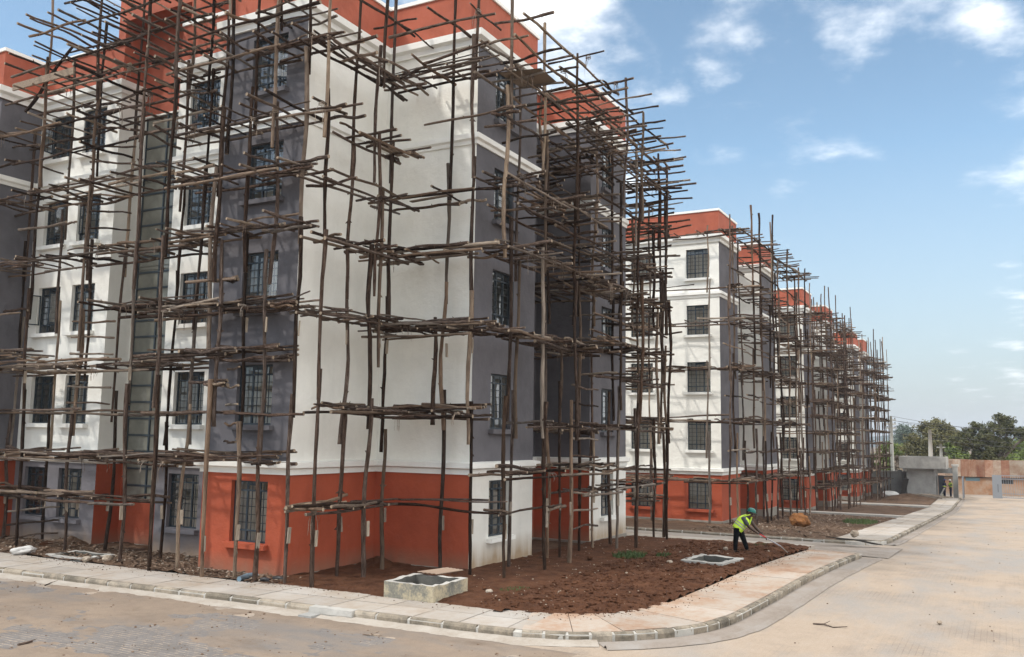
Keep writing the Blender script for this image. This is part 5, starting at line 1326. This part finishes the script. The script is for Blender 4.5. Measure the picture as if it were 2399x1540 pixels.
grass('green weeds on the soil at the corner of the near block', 1475, 1304, 420, .45, .14, 71, .03); grass('small weed tuft right of the corner weeds', 1555, 1304, 120, .22, .12, 72, .02); grass('green grass patch on the plot by the far sidewalk', 2015, 1224, 700, .8, .16, 73, g(42) - .02); grass('sparse weeds behind the hoe on the soil', 1790, 1282, 160, .35, .1, 74, -.02); grass('thin weeds right of the raised manhole', 1205, 1382, 90, .3, .05, 75, .02)
# spoil heap by the inner corner and beside the guard house
def heap(label, c, rx, ry, h, mat, seed, base):
    m = MB(); n = 18; k = 7; ring = []
    for j in range(k + 1):
        row = []
        for i in range(n):
            a = 6.283 * i / n; t = j / k; w = 1 + .25 * mnoise.noise((math.cos(a) * 1.5, math.sin(a) * 1.5, seed)); row.append((c[0] + rx * math.cos(a) * t * w, c[1] + ry * math.sin(a) * t * w, base + h * (1 - t) ** .9 * (1 + .3 * mnoise.noise((c[0] + 3 * t * math.cos(a), 3 * t * math.sin(a), seed))) - (.05 if j == k else 0)))
        ring.append(row)
    for j in range(k):
        for i in range(n): m.face([ring[j][i], ring[j+1][i], ring[j+1][(i+1) % n], ring[j][(i+1) % n]], mat, True)
    return tag(m.build('earth_heap'), label, 'heap')
heap('dark heap of earth in the inner corner of the orange walls', (19.6, 14.6), .6, .5, .28, 'soil', 3, 0); heap('reddish spoil heap at the corner of the left grey wall', (17.75, 24.4), .55, .7, .3, 'dirt', 8, 0)
heap('dark rubble heap in front of the guard house', (97.5, 8.2), 2.2, 2.4, .45, 'dirt', 5, G0); heap('brown spoil heap at the farthest scaffold end', (95.0, 8.9), 2.6, 1.6, .4, 'dirt', 6, G0)
heap('dark fresh soil mound ahead of the worker by the sidewalk', (30.3, 6.7), 1.9, .55, .22, 'soil', 9, g(30)) 
rock('grey white sack heaped at the boundary wall', (98.6, 10.2, G0 + .2), .6, 12, 'sack', 'sack', 'sack', 2, (1, 1.5, .6))
for k in range(5):
    m = MB(); a = Vector((97.0 + .25 * k, 7.9 - .3 * k, G0 + .45)); m.tube([a, a + Vector((-.4 + .15 * k, -2.2, -.38 + .03 * k))], .035, 5, 'bark_grey' if k % 2 else 'cleatwood')
    tag(m.build('timber_offcut'), ['topmost', 'second', 'third', 'fourth', 'lowest'][k] + ' timber offcut strewn on the rubble before the guard house', 'timber', 'timber offcuts by the guard house')
m = MB(); m.tube([(100.6, 5.62, G0), (100.6, 5.62, G0 + .36)], [.15, .18], 12, 'bucket'); tag(m.build('bucket'), 'pale bucket standing by the guard house doorway', 'bucket')
# ------------------------------------------------------------------ people
RX, RY = Vector((_R[0][0], _R[1][0], 0)).normalized(), None
FW = Vector((-RX.y, RX.x, 0))        # away from the camera
def skin_obj(name, verts, edges, rads, mat, parent, sub=2, root=0):
    me = bpy.data.meshes.new(name); me.from_pydata([tuple(v) for v in verts], edges, []); me.materials.append(MATS[mat])
    o = bpy.data.objects.new(name, me); COL.objects.link(o)
    if parent is not None: o.parent = parent; o.location = -WLOC[parent.name]
    sk = o.modifiers.new('skin', 'SKIN'); sk.use_smooth_shade = True; sk.branch_smoothing = .5
    if not me.skin_vertices: 
        bpy.context.view_layer.objects.active = o; me.skin_vertices.new() if hasattr(me.skin_vertices, 'new') else None
    sv = me.skin_vertices[0].data
    for i, r in enumerate(rads):
        sv[i].radius = r if isinstance(r, tuple) else (r, r); sv[i].use_root = (i == root)
    ss = o.modifiers.new('sub', 'SUBSURF'); ss.levels = sub; ss.render_levels = sub
    # bake so that the figure is one plain mesh
    dg = bpy.context.evaluated_depsgraph_get(); ev = o.evaluated_get(dg); nm = bpy.data.meshes.new_from_object(ev); nm.name = name
    o.modifiers.clear(); o.data = nm
    for p_ in nm.polygons: p_.use_smooth = True
    if not nm.materials: nm.materials.append(MATS[mat])
    return o
class Fig:
    def __init__(s, org): s.o = Vector(org); s.v = []; s.e = []; s.r = []
    def p(s, r, u, d=0.0): return s.o + RX * r + FW * d + Vector((0, 0, u))
    def add(s, pt, rad, prev=None):
        s.v.append(s.p(*pt)); s.r.append(rad); i = len(s.v) - 1
        if prev is not None: s.e.append((prev, i))
        return i
    def chain(s, pts, rads, prev):
        for a, b in zip(pts, rads): prev = s.add(a, b, prev)
        return prev
def hand(F, wrist_i, w, d, side, curl):
    """palm and five fingers curling round a bar; w wrist point (r,u,d), d direction along the forearm"""
    W_ = Vector(w); D = Vector(d).normalized(); S_ = Vector((0, 0, 1)).cross(D) if abs(D.z) < .9 else Vector((1, 0, 0)); S_ = Vector((-D.y, D.x, 0)).normalized(); Nn = Vector((0, 0, side))
    palm = F.add(tuple(W_ + D * .045), (.022, .034), wrist_i); kn = F.add(tuple(W_ + D * .085), (.018, .036), palm)
    for k, (off, ln) in enumerate(((-.027, .9), (-.009, 1.05), (.009, 1.0), (.026, .78))):
        a = W_ + D * .092 + Nn * off; b = a + D * .032 * ln + S_ * -.018 * curl; c = b + D * .006 * ln + S_ * -.030 * curl
        F.chain([tuple(a), tuple(b), tuple(c)], [.0095, .009, .008], kn)
    t0 = W_ + D * .035 + Nn * -.028; F.chain([tuple(t0 + Nn * -.014 + D * .012), tuple(t0 + Nn * -.016 + D * .04 + S_ * -.02 * curl)], [.011, .0095], palm)
def loft(name, rings, mats, parent, n=16):
    """rings: list of (centre, axis a, axis b); mats per interval"""
    m = MB(); R_ = []
    for c, a, b in rings: R_.append([c + a * math.cos(6.2832 * i / n) + b * math.sin(6.2832 * i / n) for i in range(n)])
    for j in range(len(rings) - 1):
        for i in range(n): m.face([R_[j][i], R_[j][(i+1) % n], R_[j+1][(i+1) % n], R_[j+1][i]], mats[j], True)
    return m.build(name, parent)
wp = onz(1737, 1296, g(27.5) + .03)
Pw = thing('person', 'worker in green helmet and yellow vest bending to rake red soil', 'person', wp)
F = Fig(wp)
pel = F.add((-.09, .80, 0), (.125, .14)); sp = F.add((.0, .95, 0), (.12, .145), pel); ch = F.add((.12, 1.05, 0), (.12, .16), sp); nk = F.add((.225, 1.13, .0), .055, ch); hd = F.add((.30, 1.165, .0), (.075, .07), nk); jaw = F.add((.345, 1.115, -.01), (.05, .05), hd); top = F.add((.345, 1.24, 0), (.085, .078), hd)
ll = F.chain([(-.14, .72, -.09), (-.19, .40, -.10), (-.205, .10, -.10)], [.095, .062, .042], pel); F.chain([(-.20, .035, -.12), (-.12, .02, -.17)], [.042, .034], ll)
rl = F.chain([(-.02, .72, .09), (.09, .40, .08), (.20, .11, .09)], [.095, .062, .042], pel); F.chain([(.205, .035, .07), (.285, .02, .04)], [.042, .034], rl)
na = F.chain([(.05, 1.03, -.17), (.12, .90, -.22), (.20, .79, -.24), (.36, .68, -.20), (.475, .605, -.14)], [.06, .052, .044, .038, .028], ch); hand(F, na, (.475, .605, -.14), (.11, .06, -.035), 1, 1)
fa = F.chain([(.27, 1.04, .15), (.36, .92, .19), (.50, .74, .17), (.60, .62, .05), (.68, .52, -.06)], [.06, .052, .043, .037, .027], ch); hand(F, fa, (.68, .52, -.06), (.06, -.06, -.05), 1, 1)
skin_obj('body', F.v, F.e, F.r, 'skin', Pw)
# nose, ears
m = MB()
for c, r_ in (((.405, 1.165, -.02), .018), ((.335, 1.165, -.078), .02), ((.335, 1.165, .078), .02)):
    q_ = F.p(*c); m.tube([q_ - Vector((0, 0, r_)), q_, q_ + Vector((0, 0, r_))], [r_ * .4, r_ * .8, r_ * .4], 6, 'skin')
m.build('face_features', Pw)
T = Fig(wp); a = T.add((-.10, .83, 0), (.14, .15)); b = T.chain([(-.145, .70, -.09), (-.19, .41, -.10), (-.205, .24, -.10), (-.207, .07, -.10)], [.108, .082, .072, .064], a); c = T.chain([(-.02, .70, .09), (.09, .41, .08), (.15, .25, .085), (.205, .08, .09)], [.108, .082, .072, .064], a)
skin_obj('trousers', T.v, T.e, T.r, 'trousers', Pw)
for x, d, x2, d2 in ((-.215, -.095, -.10, -.19), (.195, .075, .30, .03)):
    Sh = Fig(wp); a = Sh.add((x, .05, d), .052); Sh.chain([((x + x2) / 2, .04, (d + d2) / 2), (x2, .03, d2)], [.05, .04], a); skin_obj('boot', Sh.v, Sh.e, Sh.r, 'trousers', Pw)
Sx = Fig(wp); a = Sx.add((.0, .95, 0), (.13, .16)); b = Sx.add((.12, 1.05, 0), (.13, .17), a); Sx.add((.20, 1.105, 0), (.075, .08), b); Sx.chain([(.05, 1.03, -.17), (.11, .91, -.225), (.15, .85, -.235)], [.08, .072, .068], b); Sx.chain([(.27, 1.04, .15), (.34, .94, .19), (.38, .885, .19)], [.08, .072, .068], b)
skin_obj('shirt', Sx.v, Sx.e, Sx.r, 'shirt', Pw)
ax0, ax1 = Vector((-.13, .70)), Vector((.17, 1.075)); ax = (ax1 - ax0).normalized(); pn = Vector((-ax.y, ax.x)); rings = []; mats = []
ts = [0, .12, .22, .30, .38, .46, .54, .64, .76, .88, .97]
for i, t in enumerate(ts):
    c = ax0.lerp(ax1, t); w = .165 + .02 * math.sin(t * 3.1) - (.05 * max(0, t - .75) / .25); dd = .178 + .02 * math.sin(t * 3.1) - .03 * max(0, t - .75) / .25
    rings.append((F.p(c.x, c.y, 0), (RX * pn.x + Vector((0, 0, pn.y))) * w, FW * dd))
    if i: mats.append('reflect' if i in (3, 5) else 'vest')
loft('vest', rings, mats, Pw)
m = MB(); 
for d in (-.09, .09): m.obox(F.p(.10, 1.12, d - .035), RX * .16 + Vector((0, 0, .03)), FW * .07, Vector((0, 0, .018)), 'vest')
m.obox(F.p(.21, .80, -.05), RX * .03, FW * .10, RX * .10 + Vector((0, 0, .28)), 'vest'); m.build('vest_straps', Pw)
hr = []; hc = F.p(.325, 1.235, 0); tilt = (RX * .28 + Vector((0, 0, .96))).normalized(); ha = (RX * .96 - Vector((0, 0, .28))).normalized()
for h_, r_ in ((-.005, .150), (.004, .152), (.008, .128), (.05, .124), (.09, .104), (.115, .07), (.125, .02)): hr.append((hc + tilt * h_ + (ha * .02 if r_ > .14 else Vector()), ha * r_ * 1.05, FW * r_ * .92))
loft('helmet', hr, ['helmet'] * 6, Pw)
TL = thing('rake', 'long handled rake with red taped grip held by the bending worker', 'rake', F.p(1.2, .0, -.1))
h0, h1, h2, h3 = F.p(.44, .635, -.16), F.p(.74, .47, -.10), F.p(1.17, .235, -.06), F.p(1.38, .03, -.05)
m = MB(); m.tube([h0, h0.lerp(h2, .1)], .017, 8, 'shaft'); m.tube([h1, h1.lerp(h2, .5), h2], .017, 8, 'shaft'); m.build('shaft', TL); m = MB(); m.tube([h0.lerp(h2, .1), h1], .019, 8, 'red_tape'); m.build('grip', TL)
m = MB(); dv = (h3 - h2); sd = FW * .085; k_ = [h2 - sd * .25, h2 + sd * .25, h2 + dv * .35 + sd, h3 + sd * .8, h3 - sd * .8, h2 + dv * .35 - sd]; up = Vector((0, 0, .012)) + RX * .008
m.face(k_, 'tool_steel'); m.face([q_ + up for q_ in k_][::-1], 'tool_steel')
for i in range(6): m.face([k_[i], k_[(i+1) % 6], k_[(i+1) % 6] + up, k_[i] + up], 'tool_steel')
m.build('blade', TL)
# two people in the gateway
def stander(label, org, face, helmet, top, vest, reach):
    P = thing('person', label, 'person', org, 'people talking at the gate'); F = Fig(org); s = face
    pel = F.add((0, .92, 0), (.11, .13)); ch = F.add((.02 * s, 1.25, 0), (.11, .15), pel); nk = F.add((.03 * s, 1.46, 0), .05, ch); hd = F.add((.05 * s, 1.58, 0), (.08, .075), nk); F.add((.05 * s, 1.68, 0), (.075, .07), hd)
    for d in (-.09, .09): k = F.chain([(0, .85, d), (.02 * s, .48, d), (0, .10, d)], [.09, .06, .04], pel); F.chain([(.02 * s, .04, d), (.11 * s, .025, d)], [.04, .035], k)
    for d in (-.19, .19): k = F.chain([(.02 * s, 1.36, d), (.05 * s, 1.12, d * 1.15), (reach * s, 1.0 + .1 * (reach > .2), d * .7)], [.055, .045, .03], ch); hand(F, k, (reach * s, 1.0 + .1 * (reach > .2), d * .7), (s * 1.0, 0, .1), 1, .6)
    skin_obj('body', F.v, F.e, F.r, 'skin', P, 1)
    T = Fig(org); a = T.add((0, .95, 0), (.13, .15))
    for d in (-.09, .09): T.chain([(0, .83, d), (.02 * s, .48, d), (0, .08, d)], [.105, .08, .065], a)
    skin_obj('trousers', T.v, T.e, T.r, 'navy', P, 1)
    Sx = Fig(org); a = Sx.add((0, 1.0, 0), (.125, .15)); b = Sx.add((.02 * s, 1.25, 0), (.13, .17), a); Sx.add((.025 * s, 1.42, 0), (.075, .08), b)
    for d in (-.19, .19): Sx.chain([(.02 * s, 1.36, d), (.045 * s, 1.14, d * 1.12)], [.075, .065], b)
    skin_obj('shirt', Sx.v, Sx.e, Sx.r, top, P, 1)
    rg = [(F.p(.01 * s, z, 0), RX * w, FW * (w + .03)) for z, w in ((1.02, .155), (1.09, .158), (1.16, .16), (1.30, .165), (1.42, .13))]; loft('vest', rg, ['vest', 'reflect', vest, vest], P, 12)
    hr = [(F.p(.05 * s, 1.66 + h_, 0), RX * r_, FW * r_ * .95) for h_, r_ in ((0, .14), (.01, .12), (.06, .115), (.10, .08), (.12, .015))]; loft('helmet', hr, [helmet] * 4, P, 12)
stander('person in blue helmet and dark overalls with yellow band at the gate', (101.9, onz(2214, 1164, G0).y, G0), 1, 'blue_helmet', 'navy', 'navy', .36)
stander('person in white helmet and yellow vest facing the blue helmet at the gate', (102.1, onz(2229, 1164, G0).y, G0), -1, 'white_helmet', 'shirt', 'vest', .25)
print('objects', len(bpy.data.objects), {s.t.name: s.n for s in (L_, C_, Rr, Bk, S2, S3, S4)})

# ------------------------------------------------------------------ thin ground haze
hz_m = bpy.data.materials.new('haze_air'); hz_m.use_nodes = True
hn = hz_m.node_tree; hn.nodes.remove(hn.nodes['Principled BSDF'])
hv = hn.nodes.new('ShaderNodeVolumePrincipled'); hv.inputs['Color'].default_value = (.86, .92, 1.0, 1); hv.inputs['Density'].default_value = .0003; hv.inputs['Anisotropy'].default_value = .3
hn.links.new(hv.outputs[0], hn.nodes['Material Output'].inputs['Volume'])
MATS['haze_air'] = hz_m
m = MB(); m.box((-700, -1700, -22), (2700, 1700, 62), 'haze_air'); tag(m.build('haze'), 'thin pale haze over the site and the far trees', kind='stuff')
